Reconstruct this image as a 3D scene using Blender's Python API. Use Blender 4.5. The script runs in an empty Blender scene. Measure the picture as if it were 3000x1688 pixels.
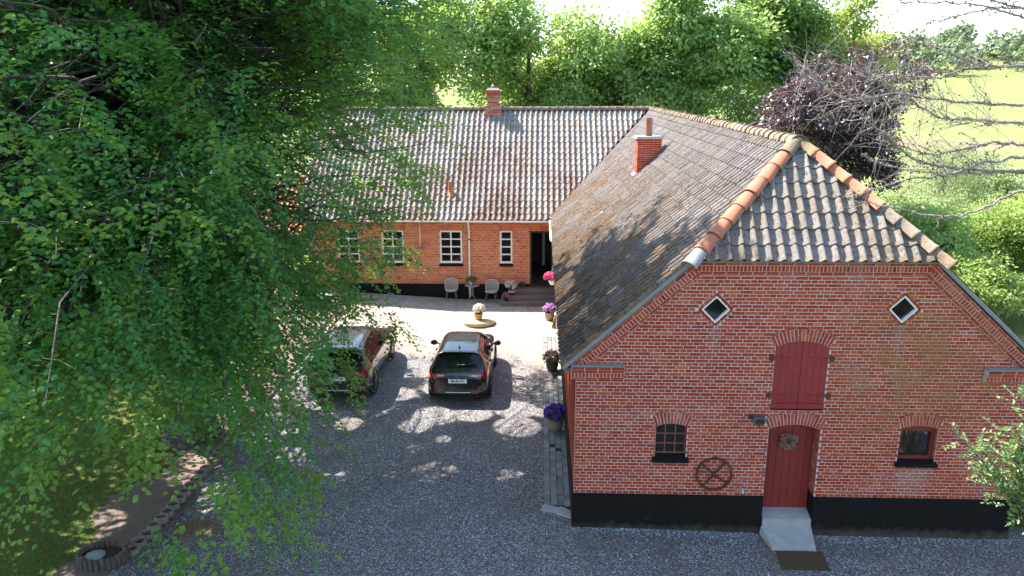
import bpy, math, random
import numpy as np
from mathutils import Vector, Matrix
R_ = math.radians
rng = np.random.default_rng(11)
random.seed(5)
SC = bpy.context.scene
COL = SC.collection

# ------------------------------------------------------------------ camera, sky, sun, exposure
def cam_axes(yaw, pitch, roll):
    fw = np.array([-math.sin(yaw)*math.cos(pitch), math.cos(yaw)*math.cos(pitch), -math.sin(pitch)])
    r0 = np.array([math.cos(yaw), math.sin(yaw), 0.]); u0 = np.cross(r0, fw)
    r = r0*math.cos(roll)+u0*math.sin(roll); u = -r0*math.sin(roll)+u0*math.cos(roll)
    return r, u, fw
CAM = (-0.667, -13.557, 8.49)
_r, _u, _f = cam_axes(R_(2.2346), R_(14.818), R_(-0.189))
cam_d = bpy.data.cameras.new('camera'); cam_o = bpy.data.objects.new('camera', cam_d); COL.objects.link(cam_o)
cam_d.sensor_width = 36.0; cam_d.lens = 26.93; cam_d.clip_start = 0.1; cam_d.clip_end = 6000
cam_o.matrix_world = Matrix(((_r[0], _u[0], -_f[0], CAM[0]), (_r[1], _u[1], -_f[1], CAM[1]), (_r[2], _u[2], -_f[2], CAM[2]), (0, 0, 0, 1)))
SC.camera = cam_o

SUN = Vector((-0.64, 0.44, 1.0)).normalized()          # towards the sun
world = bpy.data.worlds.new('World'); SC.world = world; world.use_nodes = True
wn = world.node_tree; wn.nodes.clear()
sky = wn.nodes.new('ShaderNodeTexSky'); sky.sky_type = 'NISHITA'; sky.sun_disc = False
sky.sun_elevation = math.asin(SUN.z); sky.sun_rotation = math.atan2(SUN.x, SUN.y)
sky.altitude = 50; sky.air_density = 1.1; sky.dust_density = 0.9; sky.ozone_density = 1.0
bg = wn.nodes.new('ShaderNodeBackground'); bg.inputs['Strength'].default_value = 0.15
wo = wn.nodes.new('ShaderNodeOutputWorld')
wn.links.new(sky.outputs[0], bg.inputs[0]); wn.links.new(bg.outputs[0], wo.inputs[0])
sun_d = bpy.data.lights.new('sun', 'SUN'); sun_d.energy = 4.9; sun_d.angle = R_(0.53); sun_d.color = (1.0, 0.95, 0.87)
sun_o = bpy.data.objects.new('sun', sun_d); COL.objects.link(sun_o)
sun_o.rotation_euler = SUN.to_track_quat('Z', 'Y').to_euler(); sun_o.location = (-30, 20, 50)
vs = SC.view_settings
vs.view_transform = 'Standard'; vs.look = 'None'; vs.gamma = 1.0; vs.exposure = 1.9
SC.cycles.use_denoising = True
SC.cycles.max_bounces = 6; SC.cycles.transparent_max_bounces = 6
SC.cycles.diffuse_bounces = 4; SC.cycles.glossy_bounces = 3; SC.cycles.transmission_bounces = 4

# ------------------------------------------------------------------ helpers
def tag(o, label=None, cat=None, group=None, kind=None):
    if label: o['label'] = label
    if cat: o['category'] = cat
    if group: o['group'] = group
    if kind: o['kind'] = kind
    return o
def empty(name, loc=(0, 0, 0), rz=0.0, parent=None):
    o = bpy.data.objects.new(name, None); COL.objects.link(o); o.empty_display_size = 0.2
    o.location = loc; o.rotation_euler = (0, 0, rz)
    if parent: o.parent = parent
    return o
def link(name, me, parent=None, loc=None, rot=None):
    o = bpy.data.objects.new(name, me); COL.objects.link(o)
    if parent: o.parent = parent
    if loc is not None: o.location = loc
    if rot is not None: o.rotation_euler = rot
    return o
class MB:
    def __init__(s): s.v = []; s.f = []; s.m = []; s.sm = []
    def add(s, vs, fs, mi=0, smooth=False):
        b = len(s.v); s.v.extend([tuple(p) for p in vs])
        for f in fs: s.f.append(tuple(i+b for i in f)); s.m.append(mi); s.sm.append(smooth)
    def hexa(s, p, mi=0, skip=()):          # 8 corners: 0-3 one end ccw seen from outside, 4-7 other end
        F = [(3, 2, 1, 0), (4, 5, 6, 7), (0, 1, 5, 4), (1, 2, 6, 5), (2, 3, 7, 6), (3, 0, 4, 7)]
        s.add(p, [f for i, f in enumerate(F) if i not in skip], mi)
    def box(s, x0, x1, y0, y1, z0, z1, mi=0):
        s.hexa([(x0, y0, z0), (x1, y0, z0), (x1, y1, z0), (x0, y1, z0), (x0, y0, z1), (x1, y0, z1), (x1, y1, z1), (x0, y1, z1)], mi)
    def obox(s, c, ax, ay, az, hx, hy, hz, mi=0):
        c = np.array(c, float); ax = np.array(ax, float)*hx; ay = np.array(ay, float)*hy; az = np.array(az, float)*hz
        s.hexa([c-ax-ay-az, c+ax-ay-az, c+ax+ay-az, c-ax+ay-az, c-ax-ay+az, c+ax-ay+az, c+ax+ay+az, c-ax+ay+az], mi)
    def tube(s, pts, rad, n=6, mi=0, cap=True, smooth=True):
        pts = [np.array(p, float) for p in pts]; k = len(pts)
        if np.isscalar(rad): rad = [rad]*k
        ref = None; rings = []
        for i in range(k):
            t = pts[min(i+1, k-1)]-pts[max(i-1, 0)]; t = t/(np.linalg.norm(t)+1e-9)
            if ref is None: ref = np.array([0, 0, 1.]) if abs(t[2]) < .9 else np.array([1., 0, 0])
            a = np.cross(t, ref); a /= np.linalg.norm(a)+1e-9; b = np.cross(t, a); ref = -b if False else ref
            ref = np.cross(a, t)
            rings.append([pts[i]+rad[i]*(a*math.cos(2*math.pi*j/n)+ref*math.sin(2*math.pi*j/n)) for j in range(n)])
        vs = [p for r in rings for p in r]; fs = []
        for i in range(k-1):
            for j in range(n):
                fs.append((i*n+j, i*n+(j+1) % n, (i+1)*n+(j+1) % n, (i+1)*n+j))
        if cap: fs.append(tuple(range(n))[::-1]); fs.append(tuple((k-1)*n+j for j in range(n)))
        s.add(vs, fs, mi, smooth)
    def lathe(s, prof, n=20, c=(0, 0, 0), mi=0, smooth=True):
        vs = []; fs = []
        for r, z in prof:
            for j in range(n): vs.append((c[0]+r*math.cos(2*math.pi*j/n), c[1]+r*math.sin(2*math.pi*j/n), c[2]+z))
        for i in range(len(prof)-1):
            for j in range(n): fs.append((i*n+j, i*n+(j+1) % n, (i+1)*n+(j+1) % n, (i+1)*n+j))
        s.add(vs, fs, mi, smooth)
    def grid(s, P, mi=0, smooth=True, closed=False):
        h = len(P); w = len(P[0]); fs = []
        for i in range(h-1):
            for j in range(w-1 if not closed else w):
                fs.append((i*w+j, i*w+(j+1) % w, (i+1)*w+(j+1) % w, (i+1)*w+j))
        s.add([p for r in P for p in r], fs, mi, smooth)
    def mesh(s, name, mats):
        me = bpy.data.meshes.new(name); me.from_pydata(s.v, [], s.f)
        for m in (mats if isinstance(mats, (list, tuple)) else [mats]): me.materials.append(m)
        me.polygons.foreach_set('material_index', s.m); me.polygons.foreach_set('use_smooth', s.sm); me.update()
        return me
    def build(s, name, mats, parent=None, loc=None, rot=None):
        return link(name, s.mesh(name, mats), parent, loc, rot)
def np_mesh(name, V, F, mat, smooth=False):
    V = np.asarray(V, np.float32); F = np.asarray(F, np.int32); n, k = F.shape
    me = bpy.data.meshes.new(name)
    me.vertices.add(len(V)); me.vertices.foreach_set('co', V.ravel())
    me.loops.add(n*k); me.loops.foreach_set('vertex_index', F.ravel())
    me.polygons.add(n); me.polygons.foreach_set('loop_start', np.arange(0, n*k, k, dtype=np.int32))
    me.polygons.foreach_set('use_smooth', np.full(n, smooth))
    me.materials.append(mat); me.update(calc_edges=True)
    return me
def unit(a): return a/(np.linalg.norm(a, axis=-1, keepdims=True)+1e-9)
def leaf_mesh(name, P, D, Nn, L, W, mat, shape='quad', fold=.18):
    n = len(P); D = unit(D); S = unit(np.cross(D, Nn)); Nn = np.cross(S, D)
    L = np.broadcast_to(np.asarray(L, float), (n,))[:, None]; W = np.broadcast_to(np.asarray(W, float), (n,))[:, None]
    if shape == 'quad':
        V = np.stack([P, P+D*L*.45+S*W*.5+Nn*W*fold, P+D*L, P+D*L*.45-S*W*.5+Nn*W*fold], 1).reshape(-1, 3)
        F = np.arange(n*4).reshape(n, 4)
    else:
        V = np.stack([P, P+D*L*.32+S*W*.48+Nn*W*fold, P+D*L*.72+S*W*.4+Nn*W*fold*.8, P+D*L-Nn*L*.06,
                      P+D*L*.72-S*W*.4+Nn*W*fold*.8, P+D*L*.32-S*W*.48+Nn*W*fold], 1).reshape(-1, 3)
        b = np.arange(n)[:, None]*6
        F = np.stack([b+np.array([[0, 1, 2, 3]]), b+np.array([[0, 3, 4, 5]])], 1).reshape(-1, 4)
    return np_mesh(name, V, F, mat)
def sstep(a, b, x):
    t = np.clip((np.asarray(x, float)-a)/(b-a), 0, 1); return t*t*(3-2*t)
def gz(x, y):
    """height of the yard"""
    x = np.asarray(x, float); y = np.asarray(y, float)
    z = -0.1+0.1*np.exp(-((x-.5)**2+y**2)/10.)
    return z+0.06*np.clip(-4-x, 0, 7)*sstep(3, 15, y)
def gzf(x, y): return float(gz(x, y))

# ------------------------------------------------------------------ materials
def C4(c): return (c[0], c[1], c[2], 1.0)
class NT:
    def __init__(s, name):
        s.m = bpy.data.materials.new(name); s.m.use_nodes = True; s.t = s.m.node_tree; s.t.nodes.clear()
        s.out = s.n('ShaderNodeOutputMaterial'); s.b = s.n('ShaderNodeBsdfPrincipled'); s.l(s.b.outputs[0], s.out.inputs[0])
        s._pos = None
    def n(s, t): return s.t.nodes.new(t)
    def l(s, a, b): s.t.links.new(a, b)
    def put(s, sock, v):
        if hasattr(v, 'is_output'): s.l(v, sock)
        elif isinstance(v, (tuple, list)) and len(v) == 3 and sock.type == 'RGBA': sock.default_value = C4(v)
        else: sock.default_value = v
    def pos(s):
        if s._pos is None: s._pos = s.n('ShaderNodeNewGeometry')
        return s._pos.outputs['Position']
    def obj(s): return s.n('ShaderNodeTexCoord').outputs['Object']
    def mapped(s, v, sc=(1, 1, 1), loc=(0, 0, 0), rot=(0, 0, 0)):
        m = s.n('ShaderNodeMapping'); s.l(v, m.inputs[0]); m.inputs['Scale'].default_value = sc; m.inputs['Location'].default_value = loc; m.inputs['Rotation'].default_value = rot
        return m.outputs[0]
    def noise(s, scale, det=4, rough=.55, v=None, col=False):
        x = s.n('ShaderNodeTexNoise'); x.inputs['Scale'].default_value = scale; x.inputs['Detail'].default_value = det; x.inputs['Roughness'].default_value = rough
        s.l(v if v is not None else s.pos(), x.inputs['Vector']); return x.outputs['Color' if col else 'Fac']
    def voro(s, scale, feat='F1', out='Distance', v=None, rnd=1.0):
        x = s.n('ShaderNodeTexVoronoi'); x.feature = feat; x.inputs['Scale'].default_value = scale; x.inputs['Randomness'].default_value = rnd
        s.l(v if v is not None else s.pos(), x.inputs['Vector']); return x.outputs[out]
    def ramp(s, f, stops, interp='LINEAR'):
        r = s.n('ShaderNodeValToRGB'); r.color_ramp.interpolation = interp; e = r.color_ramp.elements
        while len(e) < len(stops): e.new(.5)
        for i, (p, c) in enumerate(stops):
            e[i].position = p; e[i].color = C4(c) if isinstance(c, (tuple, list)) else (c, c, c, 1)
        s.l(f, r.inputs[0]); return r.outputs[0]
    def mix(s, f, a, b, blend='MIX'):
        x = s.n('ShaderNodeMix'); x.data_type = 'RGBA'; x.blend_type = blend
        s.put(x.inputs[0], f); s.put(x.inputs[6], a); s.put(x.inputs[7], b); return x.outputs[2]
    def math(s, op, a, b=0.0, clamp=False):
        x = s.n('ShaderNodeMath'); x.operation = op; x.use_clamp = clamp; s.put(x.inputs[0], a); s.put(x.inputs[1], b); return x.outputs[0]
    def xyz(s, v=None):
        x = s.n('ShaderNodeSeparateXYZ'); s.l(v if v is not None else s.pos(), x.inputs[0]); return x.outputs
    def rnd(s):
        g = s.n('ShaderNodeNewGeometry'); o = s.n('ShaderNodeObjectInfo')
        return s.math('FRACT', s.math('ADD', g.outputs['Random Per Island'], o.outputs['Random']))
    def bump(s, h, strength=.4, dist=.01):
        x = s.n('ShaderNodeBump'); x.inputs['Strength'].default_value = strength; x.inputs['Distance'].default_value = dist
        s.l(h, x.inputs['Height']); s.l(x.outputs[0], s.b.inputs['Normal'])
    def set(s, color=None, rough=None, metal=None, spec=None, coat=None):
        if color is not None: s.put(s.b.inputs['Base Color'], color)
        if rough is not None: s.put(s.b.inputs['Roughness'], rough)
        if metal is not None: s.put(s.b.inputs['Metallic'], metal)
        if spec is not None: s.put(s.b.inputs['Specular IOR Level'], spec)
        if coat is not None: s.put(s.b.inputs['Coat Weight'], coat); s.b.inputs['Coat Roughness'].default_value = .04
        return s
M = {}
def simple(name, c, rough=.6, var=.18, scale=6., metal=0., bump=.15, spec=.5, coat=None, bdist=.004):
    t = NT(name)
    col = t.mix(t.noise(scale, 5), tuple(x*(1-var) for x in c), tuple(min(1, x*(1+var)) for x in c))
    t.set(col, rough, metal, spec, coat)
    if bump: t.bump(t.noise(scale*9, 4), bump, bdist)
    M[name] = t.m; return t.m
def brick_mat(name, stops, stain=None, grime=(.5, .36, .3)):
    t = NT(name)
    c = t.ramp(t.rnd(), stops)
    c = t.mix(t.math('MULTIPLY', t.noise(14, 5), .45), c, t.mix(1.0, c, (1.25, 1.18, 1.12), 'MULTIPLY'))
    c = t.mix(t.ramp(t.noise(1.1, 5), [(.54, 0.), (.75, .2)]), c, grime)      # efflorescence
    if stain:
        p = t.xyz(); d = t.n('ShaderNodeVectorMath'); d.operation = 'DISTANCE'; t.l(t.pos(), d.inputs[0]); d.inputs[1].default_value = stain[:3]
        f = t.math('MULTIPLY', t.ramp(t.math('DIVIDE', d.outputs['Value'], stain[3]), [(0., .8), (1., 0.)]), t.ramp(t.noise(2.2, 4), [(.35, 0.), (.6, 1.)]))
        c = t.mix(f, c, (.26, .13, .045))
        for sx in (2.53, 5.88):
            w_ = t.math('ADD', t.math('ABSOLUTE', t.math('SUBTRACT', p['X'], sx)), t.math('MULTIPLY', t.noise(6, 4), .16))
            g_ = t.math('MULTIPLY', t.ramp(w_, [(.1, .4), (.2, 0.)]), t.ramp(t.math('DIVIDE', t.math('SUBTRACT', p['Z'], 3.3), 1.0), [(0., 0.), (.8, 1.), (.93, 1.), (.97, 0.)]))
            c = t.mix(g_, c, (.22, .18, .165))
        w_ = t.math('ADD', t.math('ABSOLUTE', t.math('SUBTRACT', p['X'], 6.5)), t.math('MULTIPLY', t.noise(3, 4), .5))
        g_ = t.math('MULTIPLY', t.ramp(w_, [(.35, .55), (.65, 0.)]), t.ramp(t.math('DIVIDE', p['Z'], 1.6), [(.5, .15), (.8, 1.), (.95, 0.)])); c = t.mix(g_, c, (.34, .25, .21))
        c = t.mix(t.math('MULTIPLY', t.ramp(t.math('ADD', p['Z'], t.math('MULTIPLY', t.noise(4, 4), .5)), [(.9, .6), (1.25, 0.)]), .7), c, (.2, .1, .09))
    t.set(c, .9, spec=.25); t.bump(t.noise(70, 4), .5, .004); M[name] = t.m
brick_mat('brick_gable', [(0, (.14, .03, .024)), (.012, (.27, .036, .018)), (.3, (.325, .045, .02)), (.7, (.37, .058, .025)), (.94, (.41, .08, .032)), (1, (.43, .12, .058))], stain=(6.3, 0, 3.4, 1.9))
brick_mat('brick_house', [(0, (.32, .07, .028)), (.1, (.46, .105, .038)), (.5, (.54, .14, .05)), (.85, (.6, .18, .066)), (1, (.62, .23, .11))])
brick_mat('brick_chimney', [(0, (.2, .06, .05)), (.4, (.34, .11, .075)), (.8, (.42, .17, .12)), (1, (.5, .3, .25))], grime=(.55, .5, .47))
def mortar_mat(name, a, b, stain=None):
    t = NT(name); c = t.mix(t.noise(1.6, 5), a, b)
    c = t.mix(t.math('MULTIPLY', t.noise(30, 3), .3), c, (.3, .26, .24))
    if stain:
        d = t.n('ShaderNodeVectorMath'); d.operation = 'DISTANCE'; t.l(t.pos(), d.inputs[0]); d.inputs[1].default_value = stain[:3]
        f = t.math('MULTIPLY', t.ramp(t.math('DIVIDE', d.outputs['Value'], stain[3]), [(0., .9), (1., 0.)]), t.ramp(t.noise(2.2, 4), [(.35, 0.), (.6, 1.)]))
        c = t.mix(f, c, (.36, .24, .09))
    t.set(c, .95, spec=.2); t.bump(t.noise(90, 3), .5, .004); M[name] = t.m
mortar_mat('mortar_gable', (.60, .52, .49), (.74, .66, .63), stain=(6.3, 0, 3.4, 2.1))
mortar_mat('mortar_house', (.66, .52, .40), (.8, .67, .55))
def tar():
    t = NT('tar'); c = t.mix(t.noise(3, 6), (.004, .004, .0045), (.009, .009, .01))
    c = t.mix(t.ramp(t.noise(2.2, 6), [(.66, 0.), (.85, .2)]), c, (.06, .055, .05))
    t.set(c, .7, spec=.2); t.bump(t.noise(14, 6), .5, .01); M['tar'] = t.m
tar()
def tar_wall():
    t = NT('tar_wall'); p = t.xyz(); c = t.mix(t.noise(3, 6), (.004, .004, .0045), (.010, .010, .011))
    c = t.mix(t.ramp(t.noise(2.2, 6), [(.64, 0.), (.8, .3)]), c, (.06, .055, .05))
    f = t.ramp(t.math('ADD', p['Z'], t.math('MULTIPLY', t.noise(7, 5), .34)), [(.06, 1.), (.3, 0.)])      # splashed soil
    c = t.mix(t.math('MULTIPLY', f, .8), c, (.10, .085, .07)); t.set(c, .7, spec=.2); t.bump(t.noise(14, 6), .5, .012); M['tar_wall'] = t.m
tar_wall()
def tile_mat(name, base, moss, edge_moss, rand=.25, dark=None):
    t = NT(name); p = t.xyz()
    r = t.rnd()
    c = t.mix(r, tuple(x*(1-rand) for x in base), tuple(min(1, x*(1+rand*.7)) for x in base))
    c = t.mix(t.ramp(t.noise(3.2, 6, .7), [(.35, 0.), (.7, .55)]), c, tuple(x*.55 for x in base))
    c = t.mix(t.ramp(t.noise(15, 3, .75), [(.585, 0.), (.63, .85)]), c, (.035, .03, .028))           # lichen specks
    f = t.math('MULTIPLY', edge_moss(t, p), t.ramp(t.noise(8, 5, .75), [(.44, 0.), (.5, 1.)]))
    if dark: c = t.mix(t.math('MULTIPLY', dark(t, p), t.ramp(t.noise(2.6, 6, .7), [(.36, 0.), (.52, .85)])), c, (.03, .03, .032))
    mc = t.ramp(t.noise(5, 3), [(.3, moss[0]), (.5, moss[1]), (.7, moss[2])])
    c = t.mix(f, c, mc)
    t.set(c, .9, spec=.3); t.bump(t.math('ADD', t.noise(34, 5), t.math('MULTIPLY', f, .8)), .6, .012); M[name] = t.m
def wing_moss(t, p):
    a = t.ramp(t.math('DIVIDE', t.math('ADD', p['X'], 0.2), 3.6), [(0., 1.), (.45, .75), (1., .12)])
    return t.math('MULTIPLY', a, t.ramp(t.noise(.55, 4), [(.34, .15), (.6, 1.)]))
tile_mat('tile_wing', (.28, .25, .23), [(.10, .06, .03), (.25, .13, .05), (.05, .04, .03)], wing_moss, .25, lambda t, p: t.ramp(t.math('ADD', t.math('MULTIPLY', p['X'], .28), t.math('MULTIPLY', p['Y'], .055)), [(.15, 1.), (.75, 0.)]))  # near-black area low on the slope: beech shade painted in with dark moss
def house_moss(t, p):
    a = t.ramp(t.math('DIVIDE', t.math('SUBTRACT', p['Z'], 3.2), 4.2), [(0., 1.), (.1, .85), (.5, .7), (1., .15)])
    return t.math('MULTIPLY', a, t.ramp(t.noise(.5, 4), [(.34, .1), (.58, 1.)]))
tile_mat('tile_house', (.35, .315, .28), [(.075, .035, .025), (.17, .07, .04), (.04, .03, .026)], house_moss, .15)
def hip_moss(t, p):
    a = t.ramp(t.math('DIVIDE', t.math('SUBTRACT', p['Z'], 5.4), 2.), [(0., 1.), (.25, .6), (1., .15)])
    return t.math('MULTIPLY', a, t.ramp(t.noise(.8, 4), [(.35, .2), (.6, 1.)]))
tile_mat('tile_hip', (.235, .215, .2), [(.09, .055, .028), (.19, .12, .055), (.05, .04, .026)], hip_moss, .18)
tile_mat('ridge_old', (.22, .18, .145), [(.16, .10, .05), (.26, .16, .07), (.09, .07, .04)], lambda t, p: t.ramp(t.noise(1.4, 4), [(.4, .1), (.6, .9)]), .2)
simple('ridge_new', (.40, .14, .075), .85, .25, 3.0, bump=.3)
simple('ridge_grey', (.27, .27, .27), .9, .3, 5.0, bump=.4)
simple('tile_red', (.46, .16, .10), .85, .3, 5.0, bump=.3)
simple('cement', (.24, .225, .21), .95, .3, 6.0, bump=.5, bdist=.01)
simple('lead', (.15, .17, .21), .6, .15, 4.0, metal=.3)
simple('underlay', (.03, .028, .026), .9)
simple('white_paint', (.80, .79, .77), .45, .06, 5.0, bump=.05)
simple('white_plastic', (.82, .81, .79), .35, .05, 3.0, bump=0)
simple('red_paint', (.25, .022, .024), .55, .28, 5.0, bump=.25)
simple('door_red', (.24, .027, .021), .5, .15, 3.0, bump=.15)
simple('frame_red', (.16, .025, .02), .55, .2, 8.0)
simple('iron_red', (.24, .07, .05), .6, .3, 20.0)
simple('rust', (.075, .032, .02), .8, .5, 18.0, bump=.5)
simple('dark_wood', (.035, .028, .024), .6, .3, 8.0)
simple('timber_grey', (.17, .15, .14), .75, .25, 5.0, bump=.3)
simple('step_paint', (.17, .145, .135), .6, .18, 4.0, bump=.15)
simple('concrete', (.33, .33, .32), .95, .3, 5.0, bump=.5, bdist=.01)
simple('terracotta_buff', (.44, .27, .13), .85, .2, 8.0, bump=.3)
simple('pot_speckle', (.40, .30, .19), .8, .35, 45.0, bump=.3)
simple('pot_brown', (.09, .06, .045), .6, .25, 8.0)
simple('pot_stone', (.25, .21, .16), .85, .4, 12.0, bump=.4)
simple('pot_blue', (.02, .04, .14), .25, .3, 8.0, bump=0)
simple('pot_cream', (.55, .42, .26), .35, .15, 9.0, bump=0)
simple('disc_stone', (.46, .38, .22), .9, .3, 5.0, bump=.4)
simple('soil', (.05, .036, .028), 1.0, .4, 20.0, bump=.8, bdist=.02)
simple('stem', (.06, .10, .03), .7, .2, 10.0)
simple('wicker', (.5, .48, .46), .7, .15, 30.0)
simple('grey_metal', (.30, .285, .275), .45, .1, 8.0, metal=.2)
simple('plastic_black', (.016, .016, .017), .45, .1, 8.0, bump=0)
simple('rubber', (.018, .018, .018), .8, .2, 10.0)
simple('alloy', (.42, .42, .43), .3, .1, 8.0, metal=.9, bump=0)
simple('chrome', (.75, .75, .76), .12, .03, 5.0, metal=1.0, bump=0)
simple('straw', (.48, .33, .14), .9, .3, 30.0, bump=.3)
simple('kerb', (.36, .24, .20), .9, .3, 6.0, bump=.4)
simple('ring_stone', (.22, .17, .14), .95, .35, 8.0, bump=.5, bdist=.01)
simple('log', (.10, .075, .06), .95, .4, 9.0, bump=.7, bdist=.02)
simple('mat_coir', (.085, .052, .024), 1.0, .35, 40.0, bump=.9, bdist=.02)
simple('boot', (.06, .035, .022), .6, .3, 8.0)
simple('dried_flower', (.30, .21, .16), .9, .4, 25.0)
simple('vent_clay', (.47, .17, .07), .8, .2, 8.0)
simple('flue_rust', (.30, .13, .09), .75, .35, 7.0, bump=.3)
simple('plate_white', (.78, .80, .80), .4, .03, 3.0, bump=0)
simple('plate_blue', (.02, .06, .3), .4, .03, 3.0, bump=0)
simple('ink', (.01, .01, .012), .5, 0, 3.0, bump=0)
simple('interior', (.10, .085, .075), .8, .2, 2.0)
simple('interior_floor', (.12, .10, .09), .5, .2, 6.0)
simple('feeder_wood', (.42, .27, .13), .7, .2, 10.0)
simple('lamp_metal', (.13, .14, .16), .35, .15, 8.0, metal=.5)
def glass_mat(name, c, rough=.03, spec=.6):
    t = NT(name); t.set(t.mix(t.noise(2.5, 3), tuple(x*.7 for x in c), c), rough, spec=spec); M[name] = t.m
glass_mat('glass', (.012, .012, .012)); glass_mat('glass_old', (.02, .022, .022), .08); glass_mat('car_glass', (.006, .007, .009), .02, .5)
glass_mat('pane_mirror', (.02, .02, .018), .02, 1.0)
def paint(name, c):
    t = NT(name); t.set(c, .22, .0, .5, 1.0); t.b.inputs['Coat Roughness'].default_value = .02; M[name] = t.m
paint('car_black', (.006, .0065, .008)); paint('car_grey', (.028, .026, .026))
t = NT('tail_red'); t.set((.38, .006, .012), .12, 0, .6, 1.0); M['tail_red'] = t.m
t = NT('lamp_clear'); t.set((.5, .42, .42), .12, 0, .6, 1.0); M['lamp_clear'] = t.m
def leaf_mat(name, a, b, trans, tw=.38, rough=.42, spec=.5, a2=None):
    t = NT(name); r = t.rnd()
    c = t.ramp(r, [(0, a), (.7, b), (1, a2 or b)])
    t.set(c, rough, spec=spec)
    tr = t.n('ShaderNodeBsdfTranslucent'); t.put(tr.inputs[0], t.mix(r, tuple(x*.75 for x in trans), trans))
    mx = t.n('ShaderNodeMixShader'); mx.inputs[0].default_value = tw
    t.l(t.b.outputs[0], mx.inputs[1]); t.l(tr.outputs[0], mx.inputs[2]); t.l(mx.outputs[0], t.out.inputs[0]); M[name] = t.m
leaf_mat('leaf_beech', (.038, .145, .046), (.062, .21, .064), (.3, .56, .08), .46, .42, .45, a2=(.11, .26, .05))
leaf_mat('leaf_beech_young', (.075, .19, .03), (.125, .25, .04), (.42, .56, .06), .46, .42)
leaf_mat('leaf_maple', (.13, .25, .075), (.22, .37, .12), (.55, .7, .18), .45, .5, a2=(.34, .45, .15))
leaf_mat('leaf_maple_dark', (.07, .16, .055), (.14, .26, .08), (.42, .56, .12), .42, .5, a2=(.22, .33, .10))
leaf_mat('leaf_lime', (.2, .29, .06), (.32, .42, .1), (.55, .62, .14), .42, .5)
leaf_mat('leaf_copper', (.05, .034, .04), (.11, .08, .088), (.18, .07, .06), .22, .38, .7, a2=(.19, .145, .15))
leaf_mat('leaf_willow', (.2, .27, .12), (.32, .41, .18), (.48, .56, .2), .4, .5)
leaf_mat('leaf_bush', (.17, .27, .06), (.28, .4, .1), (.52, .62, .14), .42, .5)
leaf_mat('leaf_pale', (.10, .18, .06), (.2, .3, .12), (.36, .48, .10), .32, .35, .6)
leaf_mat('leaf_far', (.09, .14, .075), (.16, .22, .11), (.26, .32, .14), .3, .6)  # paler, greyer greens: distance haze put into the leaf colour
leaf_mat('leaf_herb', (.05, .13, .03), (.10, .2, .05), (.3, .4, .06), .35, .5)
leaf_mat('leaf_red', (.05, .05, .045), (.12, .10, .09), (.2, .1, .06), .3, .4)
leaf_mat('grass_blade', (.055, .10, .02), (.10, .17, .03), (.28, .36, .05), .35, .6)
for nm, c in (('fl_pink', (.75, .12, .28)), ('fl_lilac', (.56, .27, .62)), ('fl_violet', (.19, .07, .5)), ('fl_white', (.8, .78, .7)), ('fl_cream', (.78, .72, .6)), ('fl_mauve', (.5, .22, .38))):
    leaf_mat(nm, tuple(x*.75 for x in c), c, c, .3, .7, .2)
def bark(name, a, b, lich):
    t = NT(name); v = t.mapped(t.pos(), (1, 1, .35))
    c = t.mix(t.noise(9, 6, v=v), a, b); c = t.mix(t.ramp(t.noise(6, 5), [(.52, 0.), (.66, .8)]), c, lich)
    t.set(c, .95, spec=.2); t.bump(t.noise(26, 5, v=v), .8, .02); M[name] = t.m
bark('bark_beech', (.05, .045, .04), (.12, .11, .10), (.22, .22, .19)); bark('bark', (.045, .035, .028), (.10, .08, .065), (.15, .15, .11)); bark('bark_larch', (.2, .165, .135), (.34, .29, .25), (.42, .40, .35))
# ------------------------------------------------------------------ ground
def far_h(x, y):
    d = np.hypot(x, y)
    up = np.clip(d-62, 0, 400)*0.033+np.clip(d-462, 0, 1e9)*0.004
    up = up*sstep(-20, 60, y+0.6*np.abs(x))
    hill = 12*np.exp(-(((x-205)/70)**2+((y-390)/70)**2))
    return up+hill
def terrain_z(x, y):
    inside = (1-sstep(9, 16, x))
    return (gz(x, y)-.02)*inside+(1-inside)*(-.3)*(1-sstep(60, 90, np.hypot(x, y)))+far_h(x, y)
def axis():
    a = list(np.arange(-40, 60.1, 1.0)); s = 1.0; x = 60.
    while x < 2600: s *= 1.16; x += s; a.append(x)
    s = 1.0; x = -40.; b = []
    while x > -2600: s *= 1.16; x -= s; b.append(x)
    return np.array(b[::-1]+a)
ax = axis(); X, Y = np.meshgrid(ax, ax); Z = terrain_z(X, Y)
n = len(ax); idx = np.arange(n*n).reshape(n, n)
F = np.stack([idx[:-1, :-1], idx[:-1, 1:], idx[1:, 1:], idx[1:, :-1]], -1).reshape(-1, 4)
t = NT('ground_grass'); p = t.xyz()
g = t.mix(t.noise(.8, 5), (.05, .085, .02), (.11, .155, .035)); g = t.mix(t.noise(18, 4), g, (.13, .14, .05))
dist = t.math('ADD', p['Y'], t.math('MULTIPLY', p['X'], .35))
fieldc = t.mix(t.noise(.05, 5), (.15, .175, .06), (.20, .215, .08)); fieldc = t.mix(t.math('MULTIPLY', t.noise(1.5, 5), .5), fieldc, (.13, .17, .05))
wob = t.math('ADD', dist, t.math('MULTIPLY', t.noise(.06, 3), 9.0))
fm = t.ramp(t.math('DIVIDE', wob, 100.), [(.42, 0.), (.47, 1.)])
c = t.mix(fm, g, fieldc)
rowd = t.math('SUBTRACT', t.math('ADD', p['Y'], t.math('MULTIPLY', p['X'], .55)), t.math('MULTIPLY', t.noise(.03, 2), 24.))
trk = t.ramp(t.math('DIVIDE', rowd, 200.), [(.46, 0.), (.475, .8), (.53, .8), (.55, 0.)])
c = t.mix(trk, c, (.2, .15, .10))
t.set(c, 1.0, spec=.1); t.bump(t.noise(40, 5), .6, .03); M['ground_grass'] = t.m
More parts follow.
